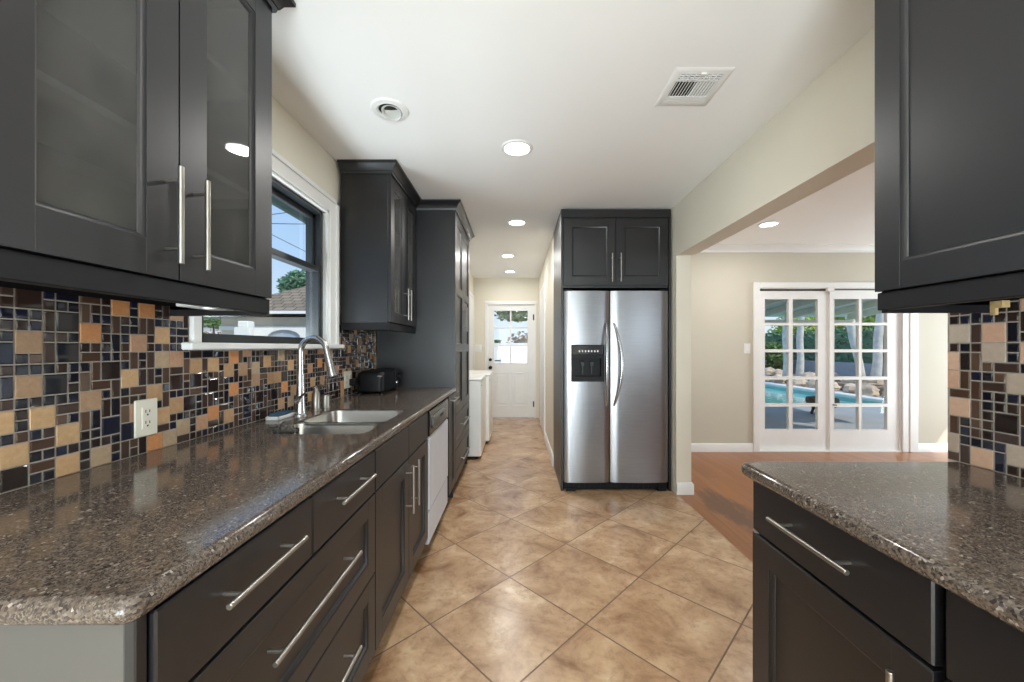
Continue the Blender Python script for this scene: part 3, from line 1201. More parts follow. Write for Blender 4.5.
for (z0, z1, hz) in ((0.384, 0.664, 0.545), (0.115, 0.378, 0.243)):
    w = PY1 - PY0 - 2 * g
    T = TL(PY0 + g, z0)
    d = shaker(pt, 'drawer', T, w, z1 - z0, 0.062)
    bar(d, T, (w / 2 - 0.2, hz - z0), (w / 2 + 0.2, hz - z0), r=0.006)
crown(pt, [(-0.840, PY0), (XF + 0.02, PY0), (XF + 0.02, PY1), (XBK, PY1)], 2.352)


# ------------------------------------------------------------------ worktops
def rrect(x0, x1, y0, y1, r, n=7):
    L = []
    for (cx, cy, a0) in ((x1 - r, y1 - r, 0), (x0 + r, y1 - r, 90), (x0 + r, y0 + r, 180), (x1 - r, y0 + r, 270)):
        for k in range(n + 1):
            a = R(a0 + 90.0 * k / n)
            L.append((cx + r * math.cos(a), cy + r * math.sin(a)))
    return L


def bull(th, k=8):
    """half round edge profile (out, z) reaching th/2 beyond the path"""
    r = th / 2
    P = [(0, 0)]
    for i in range(k + 1):
        a = R(-90 + 180.0 * i / k)
        P.append((r * math.cos(a) * 0.85, r + r * math.sin(a)))
    return P


def worktop(name, outer, edge, z1, th, hole=None):
    mb = MB()
    xs, ys = [p[0] for p in outer], [p[1] for p in outer]
    X0, X1, Y0, Y1 = min(xs), max(xs), min(ys), max(ys)
    for z in (z1, z1 - th):
        if not hole:
            mb.add([(p[0], p[1], z) for p in outer], [list(range(len(outer)))])
            continue
        hx, hy = [p[0] for p in hole], [p[1] for p in hole]
        A0, A1, B0, B1 = min(hx), max(hx), min(hy), max(hy)
        for (a, b, c, d) in ((X0, X1, Y0, B0), (X0, X1, B1, Y1), (X0, A0, B0, B1), (A1, X1, B0, B1)):
            mb.add([(a, c, z), (b, c, z), (b, d, z), (a, d, z)], [(0, 1, 2, 3)])
        q = len(hole) // 4
        for k, c in enumerate(((A1, B1), (A0, B1), (A0, B0), (A1, B0))):
            arc = hole[k * q:(k + 1) * q]
            mb.add([(c[0], c[1], z)] + [(p[0], p[1], z) for p in arc], [(0, i, i + 1) for i in range(1, len(arc))])
    for L, on in ((outer, True), (hole, bool(hole))):
        if on:
            n = len(L)
            mb.add([(p[0], p[1], z1) for p in L] + [(p[0], p[1], z1 - th) for p in L], [[k, (k + 1) % n, n + (k + 1) % n, n + k] for k in range(n)])
    mb.sweep(edge, [(u, z1 - th + z) for u, z in bull(th)], 1)
    return mb.build(name, M['granite'], smooth=40)


TH = 0.036
ex = -0.512
ey = 0.505
SX0, SX1, SY0, SY1 = -0.975, -0.578, 1.440, 2.028
rc = 0.010
arc = [(ex - rc + rc * math.sin(R(a)), ey + rc - rc * math.cos(R(a))) for a in (0, 22, 45, 67, 90)]
outer = [(XT + 0.001, ey)] + arc + [(ex, 3.122), (XT + 0.001, 3.122)]
wt = worktop('countertop', outer, [(XT, ey)] + arc + [(ex, 3.122)], CT, TH, rrect(SX0, SX1, SY0, SY1, 0.05))
tag(wt, 'long brown granite countertop with rounded edge along the left wall', 'countertop')

# sink
sk = thing('sink', (-0.78, 1.72, 0.866), 'stainless double bowl sink set under the left granite counter', 'sink')
zr = CT - 0.006
for (y0, y1, dep, lab) in ((SY0, 1.682, 0.17, 'bowl'), (1.700, SY1, 0.19, 'bowl')):
    m = MB()
    L = []
    for (ins, z, r) in ((0.0005, zr, 0.05), (0.004, zr - 0.001, 0.05), (0.006, zr - 0.008, 0.05), (0.016, zr - dep + 0.04, 0.05), (0.03, zr - dep + 0.012, 0.05), (0.06, zr - dep, 0.04)):
        L.append([(x, y, z) for x, y in rrect(SX0 + ins, SX1 - ins, y0 + ins, y1 - ins, r)])
    m.loft(L, cap1=True)
    bw = m.build(lab, M['sink_steel'], sk, fix=True)
    m = MB()
    c = (-0.80, (y0 + y1) / 2, zr - dep)
    m.lathe(c, [(0.045, 0.0005), (0.045, 0.004), (0.03, 0.003), (0.028, -0.002 + .003), (0.001, 0.0012)], 24)
    m.build('drain', M['chrome'], bw)

m = MB()
m.box(SX0 + 0.002, SX1 - 0.002, 1.674, 1.708, zr - 0.010, zr - 0.0012, 0.002)
m.build('divider', M['sink_steel'], sk)
# faucet
fc = thing('faucet', (-1.045, 1.845, CT), 'tall gooseneck pull-down faucet standing behind the sink', 'faucet')
FXc, FYc = -1.045, 1.845
m = MB()
m.lathe((FXc, FYc, CT), [(0.032, 0), (0.032, 0.006), (0.025, 0.012), (0.021, 0.05), (0.0185, 0.12), (0.0165, 0.20)], 24)
m.build('body', M['chrome'], fc)
m = MB()
pts = [(FXc, FYc, CT + 0.19), (FXc, FYc, CT + 0.303)]
rad = 0.070
dirv = Vector((0.985, -0.17, 0)).normalized()
for k in range(1, 22):
    a = R(180 - 170.0 * k / 21)
    c = Vector((FXc, FYc, CT + 0.303)) + dirv * rad
    pts.append(c + dirv * (rad * math.cos(a)) + Vector((0, 0, rad * math.sin(a))))
_d = (Vector(pts[-1]) - Vector(pts[-2])).normalized()
pts.append(Vector(pts[-1]) + _d * 0.03)
m.tube(pts, 0.0135, 16)
m.build('spout', M['chrome'], fc)
m = MB()
e0, e1 = Vector(pts[-1]), Vector(pts[-2])
dd = (e0 - e1).normalized()
m.tube([e0 - dd * 0.004, e0 + dd * 0.012, e0 + dd * 0.055, e0 + dd * 0.098, e0 + dd * 0.102], [0.0148, 0.0160, 0.0180, 0.0240, 0.019], 18)
m.build('spray_head', M['chrome'], fc)
m = MB()
m.tube([(FXc, FYc - 0.015, CT + 0.07), (FXc, FYc - 0.038, CT + 0.072)], 0.011, 12)
m.tube([(FXc, FYc - 0.034, CT + 0.072), (FXc + 0.03, FYc - 0.045, CT + 0.10), (FXc + 0.055, FYc - 0.05, CT + 0.115)], [0.007, 0.006, 0.005], 10)
m.build('lever', M['chrome'], fc)

# soap dispenser and air gap cap
sd = thing('soap_dispenser', (-1.045, 1.985, CT), 'slim satin soap dispenser just right of the faucet', 'soap dispenser')
m = MB()
m.lathe((-1.045, 1.985, CT), [(0.026, 0), (0.026, 0.004), (0.021, 0.008), (0.020, 0.085), (0.011, 0.10), (0.009, 0.112)], 20)
m.build('body', M['nickel'], sd)
m = MB()
m.lathe((-1.045, 1.985, CT + 0.11), [(0.012, 0), (0.013, 0.012), (0.009, 0.018)], 16)
m.tube([(-1.045, 1.985, CT + 0.122), (-1.02, 1.975, CT + 0.132), (-0.985, 1.965, CT + 0.126)], [0.006, 0.006, 0.004], 10)
m.build('pump', M['chrome'], sd)
ag = MB()
ag.lathe((-1.045, 2.085, CT), [(0.024, 0), (0.024, 0.004), (0.021, 0.006), (0.021, 0.060), (0.018, 0.068), (0.001, 0.069)], 20)
tag(ag.build('air_gap', M['nickel']), 'short satin metal air gap cap right of the soap dispenser', 'air gap')

# dish brush, sponge tray
br = thing('sink_caddy', (-0.945, 1.53, CT - 0.03), 'dark scrubber caddy hanging in the left corner of the near sink bowl', 'sink caddy')
m = MB()
for z in (0.868, 0.884, 0.900):
    L = rrect(-0.962, -0.885, 1.495, 1.565, 0.018, 4)
    m.tube([(x, y, z) for x, y in L + L[:1]], 0.0022, 6, cap=False)
for x, y in rrect(-0.962, -0.885, 1.495, 1.565, 0.018, 2)[::1]:
    m.tube([(x, y, 0.866), (x, y, 0.902)], 0.0018, 6)
for y in (1.512, 1.548):
    m.tube([(-0.960, y, 0.87), (-0.962, y, CT + 0.004), (-0.972, y, CT + 0.006), (-0.990, y, CT + 0.003)], 0.0022, 6)
m.box(-0.962, -0.885, 1.495, 1.565, 0.864, 0.868)
m.build('basket', M['bronze'], br)
m = MB()
rnd = random.Random(3)
L = []
for (r, z) in ((0.018, 0.869), (0.026, 0.882), (0.029, 0.902), (0.024, 0.922), (0.012, 0.936)):
    L.append([(-0.922 + r * math.cos(2 * math.pi * k / 20) * rnd.uniform(.84, 1.1), 1.53 + r * math.sin(2 * math.pi * k / 20) * rnd.uniform(.84, 1.1), z) for k in range(20)])
m.loft(L, cap0=True, cap1=True)
m.build('scrub_pad', M['scrub'], br)
tr = thing('sponge_tray', (-1.095, 1.775, CT), 'white tray with dark blue sponge against the tiles left of the faucet', 'tray')
m = MB()
m.box(-1.128, -1.066, 1.71, 1.835, CT, CT + 0.006, 0.003)
m.box(-1.128, -1.122, 1.71, 1.835, CT, CT + 0.016, 0.002)
m.box(-1.072, -1.066, 1.71, 1.835, CT, CT + 0.016, 0.002)
m.box(-1.128, -1.066, 1.71, 1.716, CT, CT + 0.016, 0.002)
m.box(-1.128, -1.066, 1.829, 1.835, CT, CT + 0.016, 0.002)
m.build('tray', M['white'], tr)
m = MB()
m.box(-1.120, -1.074, 1.718, 1.827, CT + 0.006, CT + 0.028, 0.006)
m.build('sponge', M['blue'], tr)


# outlets
def wall_plate(x, d, y, z, w, h, label, kind='outlet', toggles=1, axis='x', name='wall_outlet', cat='outlet'):
    """plate on a wall facing direction d along X (axis x) or -Y (axis y)"""
    if axis == 'x':
        T = frame_T((x, y - w / 2 * (1 if d > 0 else -1), z - h / 2), (0, 1 if d > 0 else -1, 0), (d, 0, 0))
        root = thing(name, (x, y, z), label, cat)
    else:
        T = frame_T((x - w / 2, y, z - h / 2), (1, 0, 0), (0, -1, 0))
        root = thing(name, (x, y, z), label, cat)
    m = MB(T)
    m.box(0, w, 0, 0.006, 0, h, 0.003)
    m.build('plate', M['ivory'] if kind == 'outlet' else M['enamel'], root)
    for k in range(toggles):
        c = w * (k + 0.5) / toggles
        m = MB(T)
        m.box(c - 0.017, c + 0.017, 0.005, 0.0085, h / 2 - 0.034, h / 2 + 0.034, 0.001)
        ins = m.build('receptacle' if kind == 'outlet' else 'rocker', M['ivory'] if kind == 'outlet' else M['enamel'], root)
        if kind == 'outlet':
            m = MB(T)
            for zc in (h / 2 + 0.017, h / 2 - 0.017):
                m.box(c - 0.0075, c - 0.0050, 0.008, 0.0090, zc - 0.001, zc + 0.008)
                m.box(c + 0.0050, c + 0.0075, 0.008, 0.0090, zc - 0.001, zc + 0.007)
                m.box(c - 0.0025, c + 0.0025, 0.008, 0.0090, zc - 0.010, zc - 0.005)
            m.build('slots', M['dark_hole'], ins)
        else:
            m = MB(T)
            m.prism([(0.008, h / 2 - 0.03), (0.0135, h / 2 - 0.03), (0.009, h / 2 + 0.03), (0.008, h / 2 + 0.03)], c - 0.014, c + 0.014, 0)
            m.build('paddle', M['enamel'], ins)
    return root


wall_plate(XT + 0.001, 1, 1.185, 1.014, 0.074, 0.114, 'cream duplex outlet on the mosaic between sink and camera')
wall_plate(XT + 0.001, 1, 2.60, 1.012, 0.114, 0.116, 'cream double outlet on the mosaic behind the toaster', toggles=2)
wall_plate(2.71, 0, YD, 1.215, 0.075, 0.118, 'white light switch on the dining wall left of the french doors', 'switch', 1, 'y', 'light_switch', 'switch')
wall_plate(-0.675, 0, YE, 1.21, 0.12, 0.118, 'white double light switch on the end wall beside the back door', 'switch', 2, 'y', 'light_switch', 'switch')
pg = MB()
pg.box(XT + 0.009, XT + 0.05, 2.605, 2.655, 0.968, 1.015, 0.006)
pg.tube([(XT + 0.05, 2.63, 0.985), (XT + 0.065, 2.635, 0.965), (XT + 0.06, 2.645, 0.925), (XT + 0.045, 2.650, 0.909), (XT + 0.025, 2.656, 0.9085)], 0.0035, 8)
tag(pg.build('power_adapter', M['black']), 'black power adapter with cord plugged in beside the toaster', 'plug')

# toaster
ts = thing('toaster', (-1.04, 2.85, CT), 'black two slot toaster on the counter against the pantry side', 'toaster')
TX0, TX1, TY0, TY1, TZ = -1.125, -0.935, 2.665, 3.02, 0.160
m = MB()
L = []
for (ins, z, r) in ((0.010, 0.012, 0.03), (0.0, 0.018, 0.035), (0.0, 0.118, 0.035), (0.004, 0.140, 0.035), (0.014, 0.153, 0.03), (0.030, TZ, 0.025)):
    L.append([(x, y, CT + z) for x, y in rrect(TX0 + ins, TX1 - ins, TY0 + ins, TY1 - ins, r, 5)])
m.loft(L, cap0=True, cap1=True)
body = m.build('body', M['black'], ts)
m = MB()
for xc in (-1.065, -0.995):
    m.box(xc - 0.014, xc + 0.014, TY0 + 0.06, TY1 - 0.06, CT + TZ - 0.002, CT + TZ + 0.001)
m.build('bread_slot', M['dark_hole'], body)
m = MB()
m.box(TX1 - 0.001, TX1 + 0.004, 2.93, 2.985, CT + 0.06, CT + 0.135, 0.001)
m.build('lever_slot', M['dark_hole'], ts)
m = MB()
m.box(TX1 + 0.002, TX1 + 0.022, 2.94, 2.975, CT + 0.10, CT + 0.118, 0.003)
m.build('lever', M['gloss_black'], ts)
T = Matrix.Translation((TX1, 2.957, CT + 0.055)) @ Matrix.Rotation(R(90), 4, 'Y')
m = MB(T)
m.lathe((0, 0, 0), [(0.016, 0), (0.016, 0.004), (0.013, 0.012), (0.001, 0.013)], 18)
m.build('dial', M['chrome'], ts)
m = MB()
m.box(-0.975, -0.940, TY0 - 0.002, TY0 + 0.002, CT + 0.122, CT + 0.129, 0.0005)
m.build('badge', M['nickel'], ts)
for k, (x, y) in enumerate(((-1.10, 2.70), (-0.96, 2.70), (-1.10, 2.99), (-0.96, 2.99))):
    m = MB()
    m.lathe((x, y, CT), [(0.011, 0), (0.013, 0.013)], 12)
    m.build('foot', M['black'], ts)


# ------------------------------------------------------------------ wall cabinets
def wall_cab(root, y0, y1, z0, z1, xb, xf, d, glazed, valance=0.05):
    """open fronted box; d +1 faces +X, -1 faces -X"""
    m = MB()
    t = 0.018
    xi = xf - d * 0.001
    m.box(xb, xi, y0, y0 + t, z0, z1, 0.001)
    m.box(xb, xi, y1 - t, y1, z0, z1, 0.001)
    m.box(xb, xi, y0 + t, y1 - t, z1 - t, z1)
    m.box(xb, xb + d * 0.01, y0 + t, y1 - t, z0 + .03, z1 - t)
    o = m.build('carcass', M['espresso'], root)
    m = MB()
    m.box(xb, xi, y0 + t, y1 - t, z0 + 0.012, z0 + 0.03)
    m.build('bottom_panel', M['raw_dark'], root)
    if glazed:
        for zz in (z0 + (z1 - z0) * 0.36, z0 + (z1 - z0) * 0.68):
            m = MB()
            m.box(xb + d * 0.011, xf - d * 0.03, y0 + t, y1 - t, zz, zz + 0.018, 0.001)
            m.build('shelf', M['shelf'], root)
    return o


XU = -0.840       # carcass front of left wall cabinets, doors stand 20 mm proud
u1 = thing('wall_cabinet', (-1.0, 0.93, 1.343), 'dark glass door wall cabinet nearest the camera on the left', 'cabinet')
UY0, UYM, UY1 = 0.568, 0.928, 1.280
wall_cab(u1, UY0, UY1, 1.355, 2.37, XBK + .002, XU, 1, True)
m = MB()
m.box(XU - 0.02, XU + 0.012, UY0, UY1, 1.343, 1.392, 0.002)
m.build('light_rail', M['espresso_matte'], u1)
m = MB()
m.box(XBK + .002, XU - 0.001, UY1 - 0.018, UY1 + 0.001, 1.336, 2.37, 0.001)
m.build('end_panel', M['espresso'], u1)
m = MB()
m.box(-0.985, -0.862, 1.10, 1.235, 1.350, 1.366, 0.003)
m.build('reflection_strip', M['lens_off'], u1)  # pale strip standing in for a white reflected line under the cabinet
for k, (a, b) in enumerate(((UY0, UYM), (UYM, UY1))):
    w = b - a - 2 * g
    z0, z1 = 1.395, 2.362
    T = TL(a + g, z0, XU)
    d = shaker(u1, 'door', T, w, z1 - z0, 0.080, glazed=M['cab_glass'])
    u = w - 0.033 if k == 0 else 0.040
    bar(d, T, (u, 0.032), (u, 0.260), r=0.006)
crown(u1, [(XU + 0.02, UY0), (XU + 0.02, UY1), (XBK + .002, UY1)], 2.359)

u2 = thing('wall_cabinet', (-1.0, 2.8, 1.343), 'dark glass door wall cabinet between the window and the pantry', 'cabinet')
VY0, VY1 = 2.486, 3.118
wall_cab(u2, VY0, VY1, 1.355, 2.37, XBK + .002, XU, 1, True)
m = MB()
m.box(XU - 0.02, XU + 0.012, VY0, VY1, 1.343, 1.392, 0.002)
m.box(XBK + .002, XU, VY0 - 0.002, VY0 + 0.018, 1.343, 1.392, 0.002)
m.build('light_rail', M['espresso_matte'], u2)
hw = (VY1 - VY0) / 2
for k in (0, 1):
    a = VY0 + k * hw
    w = hw - 2 * g
    z0, z1 = 1.395, 2.362
    T = TL(a + g, z0, XU)
    d = shaker(u2, 'door', T, w, z1 - z0, 0.068, glazed=M['cab_glass'])
    u = w - 0.035 if k == 0 else 0.035
    bar(d, T, (u, 0.032), (u, 0.260), r=0.006)
crown(u2, [(XBK + .002, VY0), (XU + 0.02, VY0), (XU + 0.02, VY1 - 0.02)], 2.359)

# right wall cabinet
XRU = 0.970       # carcass front; doors reach 0.95
u3 = thing('wall_cabinet', (1.12, 0.7, 1.33), 'dark solid door wall cabinet over the right counter', 'cabinet')
RY0, RY1 = 0.16, 1.017
wall_cab(u3, RY0, RY1, 1.342, 2.37, XR - 0.012, XRU, -1, False)
m = MB()
m.box(XRU - 0.012, XRU + 0.02, RY0, RY1, 1.330, 1.376, 0.002)
m.build('light_rail', M['espresso_matte'], u3)
UR, NR = (0, -1, 0), (-1, 0, 0)
for (a, b, sgn) in ((RY1, 0.600, 0), (0.600, RY0, 1)):
    w = a - b - 2 * g
    z0, z1 = 1.379, 2.362
    T = frame_T((XRU, a - g, z0), UR, NR)
    d = shaker(u3, 'door', T, w, z1 - z0, 0.066)
    u = w - 0.035 if sgn == 0 else 0.035
    bar(d, T, (u, 0.032), (u, 0.26), r=0.006)
crown(u3, [(XR - 0.012, RY1), (XRU - 0.02, RY1), (XRU - 0.02, RY0)], 2.359)
m = MB()
m.box(XRU + 0.001, XR - 0.012, RY1 - 0.018, RY1 + 0.001, 1.323, 2.37, 0.001)
m.build('end_panel', M['espresso_matte'], u3)
m = MB()
m.box(1.088, 1.106, 0.856, 0.880, 1.322, 1.338, 0.001)
m.box(1.088, 1.095, 0.868, 0.880, 1.306, 1.324, 0.001)
m.build('mounting_block', M['tan'], u3, label='raw wood block under the cabinet')

# ------------------------------------------------------------------ right base units
XRF = 0.680       # carcass front; fronts reach 0.66
b4 = thing('base_cabinet', (0.97, 0.83, 0), 'dark base cabinet with drawer over door at the far end of the right counter', 'cabinet')


def carcass_r(root, y0, y1):
    m = MB()
    m.box(XRF + 0.001, 1.262, y0, y1, 0.10, 0.866, 0.001)
    m.box(XRF + 0.065, 1.262, y0, y1, 0.0, 0.102)
    return m.build('carcass', M['espresso'], root)


carcass_r(b4, 0.594, 1.072)
w = 1.070 - 0.606
T = frame_T((XRF, 1.070, 0.724), UR, NR)
d = slab(b4, 'drawer', T, w, 0.863 - 0.724)
bar(d, T, (w / 2 - 0.115, 0.081), (w / 2 + 0.115, 0.081))
T = frame_T((XRF, 1.070, 0.125), UR, NR)
d = shaker(b4, 'door', T, w, 0.718 - 0.125, 0.068)
bar(d, T, (w - 0.034, 0.335), (w - 0.034, 0.565))
b5 = thing('base_cabinet', (0.97, 0.3, 0), 'dark base cabinet with plain front at the near end of the right counter', 'cabinet')
carcass_r(b5, 0.05, 0.592)
w = 0.59 - 0.06
T = frame_T((XRF, 0.590, 0.724), UR, NR)
slab(b5, 'drawer', T, w, 0.863 - 0.724)
T = frame_T((XRF, 0.590, 0.125), UR, NR)
d = shaker(b5, 'door', T, w, 0.718 - 0.125, 0.068)
rx, ry, rc = 0.650, 1.094, 0.022
arc = [(rx + rc - rc * math.sin(R(a)), ry - rc + rc * math.cos(R(a))) for a in (0, 18, 36, 54, 72, 90)]
outer = [(1.264, 0.03), (1.264, ry)] + arc + [(rx, 0.03)]
wt = worktop('countertop', outer, [(1.264, ry)] + arc + [(rx, 0.03)], CT, TH)
tag(wt, 'brown granite countertop with rounded edge on the right side', 'countertop')

# ------------------------------------------------------------------ refrigerator and its surround
fr = thing('refrigerator', (0.85, 3.6, 0), 'stainless side by side refrigerator with black ice dispenser', 'refrigerator')
FY = 3.255
m = MB()
m.box(0.400, 1.294, FY + 0.07, 3.99, 0.05, 1.700, 0.004)
m.box(0.41, 1.284, FY + 0.06, FY + 0.075, 0.05, 1.70)
m.build('cabinet_body', M['black'], fr)


def fdoor(x0, x1, z0, z1, name, hole=None):
    m = MB()
    n = 14
    xs = [x0 + (x1 - x0) * k / n for k in range(n + 1)]
    prof = []
    for k, x in enumerate(xs):
        u = 2 * k / n - 1
        prof.append((x, FY + 0.012 * u * u + (0.010 if k in (0, n) else 0)))
    poly = prof + [(x1, FY + 0.062), (x0, FY + 0.062)]
    if hole is None:
        m.prism(poly, z0, z1, 2)
    else:
        h0, h1, h2, h3 = hole
        m.prism(poly, z0, h2, 2)
        m.prism(poly, h3, z1, 2)

        def yy(x):
            u = 2 * (x - x0) / (x1 - x0) - 1
            return FY + 0.012 * u * u
        left = [p for p in prof if p[0] < h0] + [(h0, yy(h0)), (h0, FY + 0.062), (x0, FY + 0.062)]
        right = [(h1, yy(h1))] + [p for p in prof if p[0] > h1] + [(x1, FY + 0.062), (h1, FY + 0.062)]
        m.prism(left, h2, h3, 2)
        m.prism(right, h2, h3, 2)
    return m.build(name, M['steel'], fr, smooth=30)


dl = fdoor(0.400, 0.792, 0.075, 1.712, 'freezer_door', (0.468, 0.736, 0.944, 1.246))
dr = fdoor(0.800, 1.296, 0.075, 1.712, 'fridge_door')
# handles
for (par, xc, bowx) in ((dl, 0.762, -0.012), (dr, 0.824, 0.052)):
    m = MB()
    pts, rs = [], []
    for k in range(25):
        s = k / 24
        z = 0.735 + 0.70 * s
        bow = math.sin(math.pi * s)
        pts.append((xc + bowx * bow, FY - 0.004 - 0.062 * bow ** 0.6, z))
        rs.append(0.009 + 0.006 * bow)
    m.tube(pts, rs, 14)
    m.build('handle', M['chrome'], par)
# dispenser
m = MB()
dx0, dx1, dz0_, dz1_ = 0.462, 0.742, 0.938, 1.252
yf = FY - 0.012
cells_frame(m, dx0, dx1, dz0_, dz1_, yf, yf + 0.055, [(dx0 + 0.028, dx1 - 0.028, dz0_ + 0.045, dz1_ - 0.115)])
m.box(dx0 + .01, dx1 - .01, yf + 0.054, yf + 0.060, dz0_ + .01, dz1_ - .02)
dp = m.build('dispenser', M['black'], dl, smooth=0)
m = MB()
m.box(dx0 + 0.004, dx1 - 0.004, yf - 0.004, yf, dz1_ - 0.085, dz1_ - 0.006, 0.002)
pn = m.build('control_panel', M['gloss_black'], dp)
m = MB()
for k in range(7):
    xk = dx0 + 0.062 + k * 0.026
    m.box(xk, xk + 0.010, yf - 0.0052, yf - 0.0035, dz1_ - 0.062, dz1_ - 0.046)
m.build('indicator_marks', M['white'], pn)
for xk in (dx0 + 0.095, dx0 + 0.175):
    m = MB()
    m.box(xk - 0.014, xk + 0.018, yf + 0.020, yf + 0.05, dz0_ + 0.13, dz0_ + 0.17, 0.003)
    m.box(xk - 0.006, xk + 0.006, yf + 0.012, yf + 0.024, dz0_ + 0.06, dz0_ + 0.14, 0.002)
    m.build('dispenser_paddle', M['bronze'], dp)
m = MB()
m.box(0.405, 1.290, FY + 0.03, FY + 0.07, 0.012, 0.068, 0.003)
for k in range(18):
    xk = 0.44 + k * 0.046
    m.box(xk, xk + 0.03, FY + 0.026, FY + 0.032, 0.022, 0.056)
m.box(0.42, 0.50, FY + 0.01, FY + 0.3, 0.0, 0.03, 0.003)
m.box(1.20, 1.28, FY + 0.01, FY + 0.3, 0.0, 0.03, 0.003)
m.build('base_grille', M['black'], fr)
for xk in (0.402, 1.226):
    m = MB()
    m.box(xk, xk + 0.068, FY + 0.02, FY + 0.12, 1.712, 1.728, 0.004)
    m.build('hinge_cap', M['black'], fr)

fc2 = thing('fridge_cabinet', (0.85, 3.6, 1.735), 'dark two-door cabinet with side panels built around the refrigerator', 'cabinet')
CY = 3.290
m = MB()
m.box(0.396, 1.300, CY, 3.96, 1.742, 2.35, 0.001)
m.build('carcass', M['espresso'], fc2)
m = MB()
m.box(0.378, 0.395, CY - 0.02, 3.958, 0.0, 2.35, 0.001)
m.build('side_panel', M['espresso'], fc2)
m = MB()
m.box(1.301, 1.318, CY - 0.02, 3.958, 0.0, 2.35, 0.001)
m.build('side_panel', M['espresso'], fc2)
for k, (a, b) in enumerate(((0.400, 0.846), (0.848, 1.297))):
    w = b - a - g
    T = frame_T((a, CY, 1.765), (1, 0, 0), (0, -1, 0))
    d = shaker(fc2, 'door', T, w, 2.335 - 1.765, 0.072)
    u = w - 0.035 if k == 0 else 0.035
    bar(d, T, (u, 0.022), (u, 0.265))
crown(fc2, [(0.378, 3.958), (0.378, CY - 0.02), (1.318, CY - 0.02)], 2.342, -1)

# ------------------------------------------------------------------ laundry machines
for (y0, y1, name, lab, cat) in ((4.165, 4.825, 'washing_machine', 'white top loading washing machine just past the pantry', 'washing machine'),
                                 (4.845, 5.535, 'clothes_dryer', 'white dryer beyond the washing machine near the back door', 'dryer')):
    wm = thing(name, (-0.74, (y0 + y1) / 2, 0), lab, cat)
    x0, x1 = -1.12, (-0.392 if name == 'washing_machine' else -0.350)
    m = MB()
    m.box(x0, x1, y0, y1, 0.035, 0.862, 0.012)
    m.build('body', M['enamel'], wm)
    m = MB()
    m.box(x0, x1 + 0.008, y0 - 0.002, y1 + 0.002, 0.864, 0.892, 0.010)
    m.build('top', M['enamel'], wm)
    m = MB()
    m.box(x0 + 0.15, x1 - 0.02, y0 + 0.06, y1 - 0.06, 0.890, 0.900, 0.004)
    m.build('lid', M['enamel'], wm)
    m = MB()
    m.prism([(x0, 0.890), (x0 + 0.14, 0.890), (x0 + 0.09, 1.02), (x0, 1.03)], y0 + 0.004, y1 - 0.004, 1)
    cs = m.build('console', M['enamel'], wm)
    # poly above is (x, z); prism along Y
    m = MB()
    for q in range(3):
        T = Matrix.Translation((x0 + 0.118, y0 + 0.18 + q * 0.14, 0.955)) @ Matrix.Rotation(R(69), 4, 'Y')
        mm = MB(T)
        mm.lathe((0, 0, 0), [(0.026, -0.004), (0.026, 0.008), (0.020, 0.022), (0.001, 0.023)], 18)
        mm.build('dial', M['chrome'], cs)
    m = MB()
    m.box(x1 - 0.001, x1 + 0.003, y0 + 0.05, y0 + 0.10, 0.80, 0.815, 0.001)
    m.build('badge', M['nickel'], wm)
    m = MB()
    for (fx, fy) in ((x0 + .06, y0 + .06), (x0 + .06, y1 - .06), (x1 - .06, y0 + .06), (x1 - .06, y1 - .06)):
        m.lathe((fx, fy, 0), [(0.022, 0), (0.022, 0.01), (0.01, 0.012), (0.01, 0.04)], 12)
    m.box(x0 + 0.03, x1 - 0.03, y0 + 0.03, y1 - 0.03, 0.012, 0.036)
    m.build('leveling_feet', M['black'], wm)


# ------------------------------------------------------------------ ceiling fixtures
def downlight(x, y, lab, watts, lit=True):
    t = thing('recessed_light', (x, y, CEIL), lab, 'ceiling light', 'recessed ceiling lights')
    m = MB()
    if lit:
        m.lathe((x, y, CEIL), [(0.074, -0.002), (0.078, -0.008), (0.092, -0.006), (0.098, 0.0)], 40)
        m.lathe((x, y, CEIL), [(0.074, -0.002), (0.070, -0.001), (0.070, 0.0)], 40)
        m.build('trim_ring', M['white'], t)
        m = MB()
        m.lathe((x, y, CEIL), [(0.074, -0.003), (0.05, -0.006), (0.001, -0.007)], 40)
        m.build('diffuser', M['lens'], t)
        l = light('lamp_light', 'AREA', (0, 0, -0.014), (0, 0, 0), watts, (1.0, 0.98, 0.95), shape='DISK', size=0.14)
        l.parent = t
    else:
        m.lathe((x, y, CEIL), [(0.056, -0.001), (0.056, -0.006), (0.066, -0.012), (0.088, -0.008), (0.094, 0.0)], 40)
        m.build('trim_ring', M['white'], t)
        m = MB()
        m.lathe((x, y, CEIL), [(0.057, -0.0015), (0.001, -0.0016)], 36)
        m.build('recess', M['dark_hole'], t)
        T = Matrix.Translation((x + 0.006, y + 0.008, CEIL - 0.004)) @ Matrix.Rotation(R(-16), 4, 'X')
        m = MB(T)
        m.lathe((0, 0, 0), [(0.050, 0.004), (0.050, -0.006), (0.046, -0.012), (0.040, -0.010), (0.036, 0.000), (0.001, 0.001)], 36)
        m.build('eyeball', M['lens_off'], t)
    return t


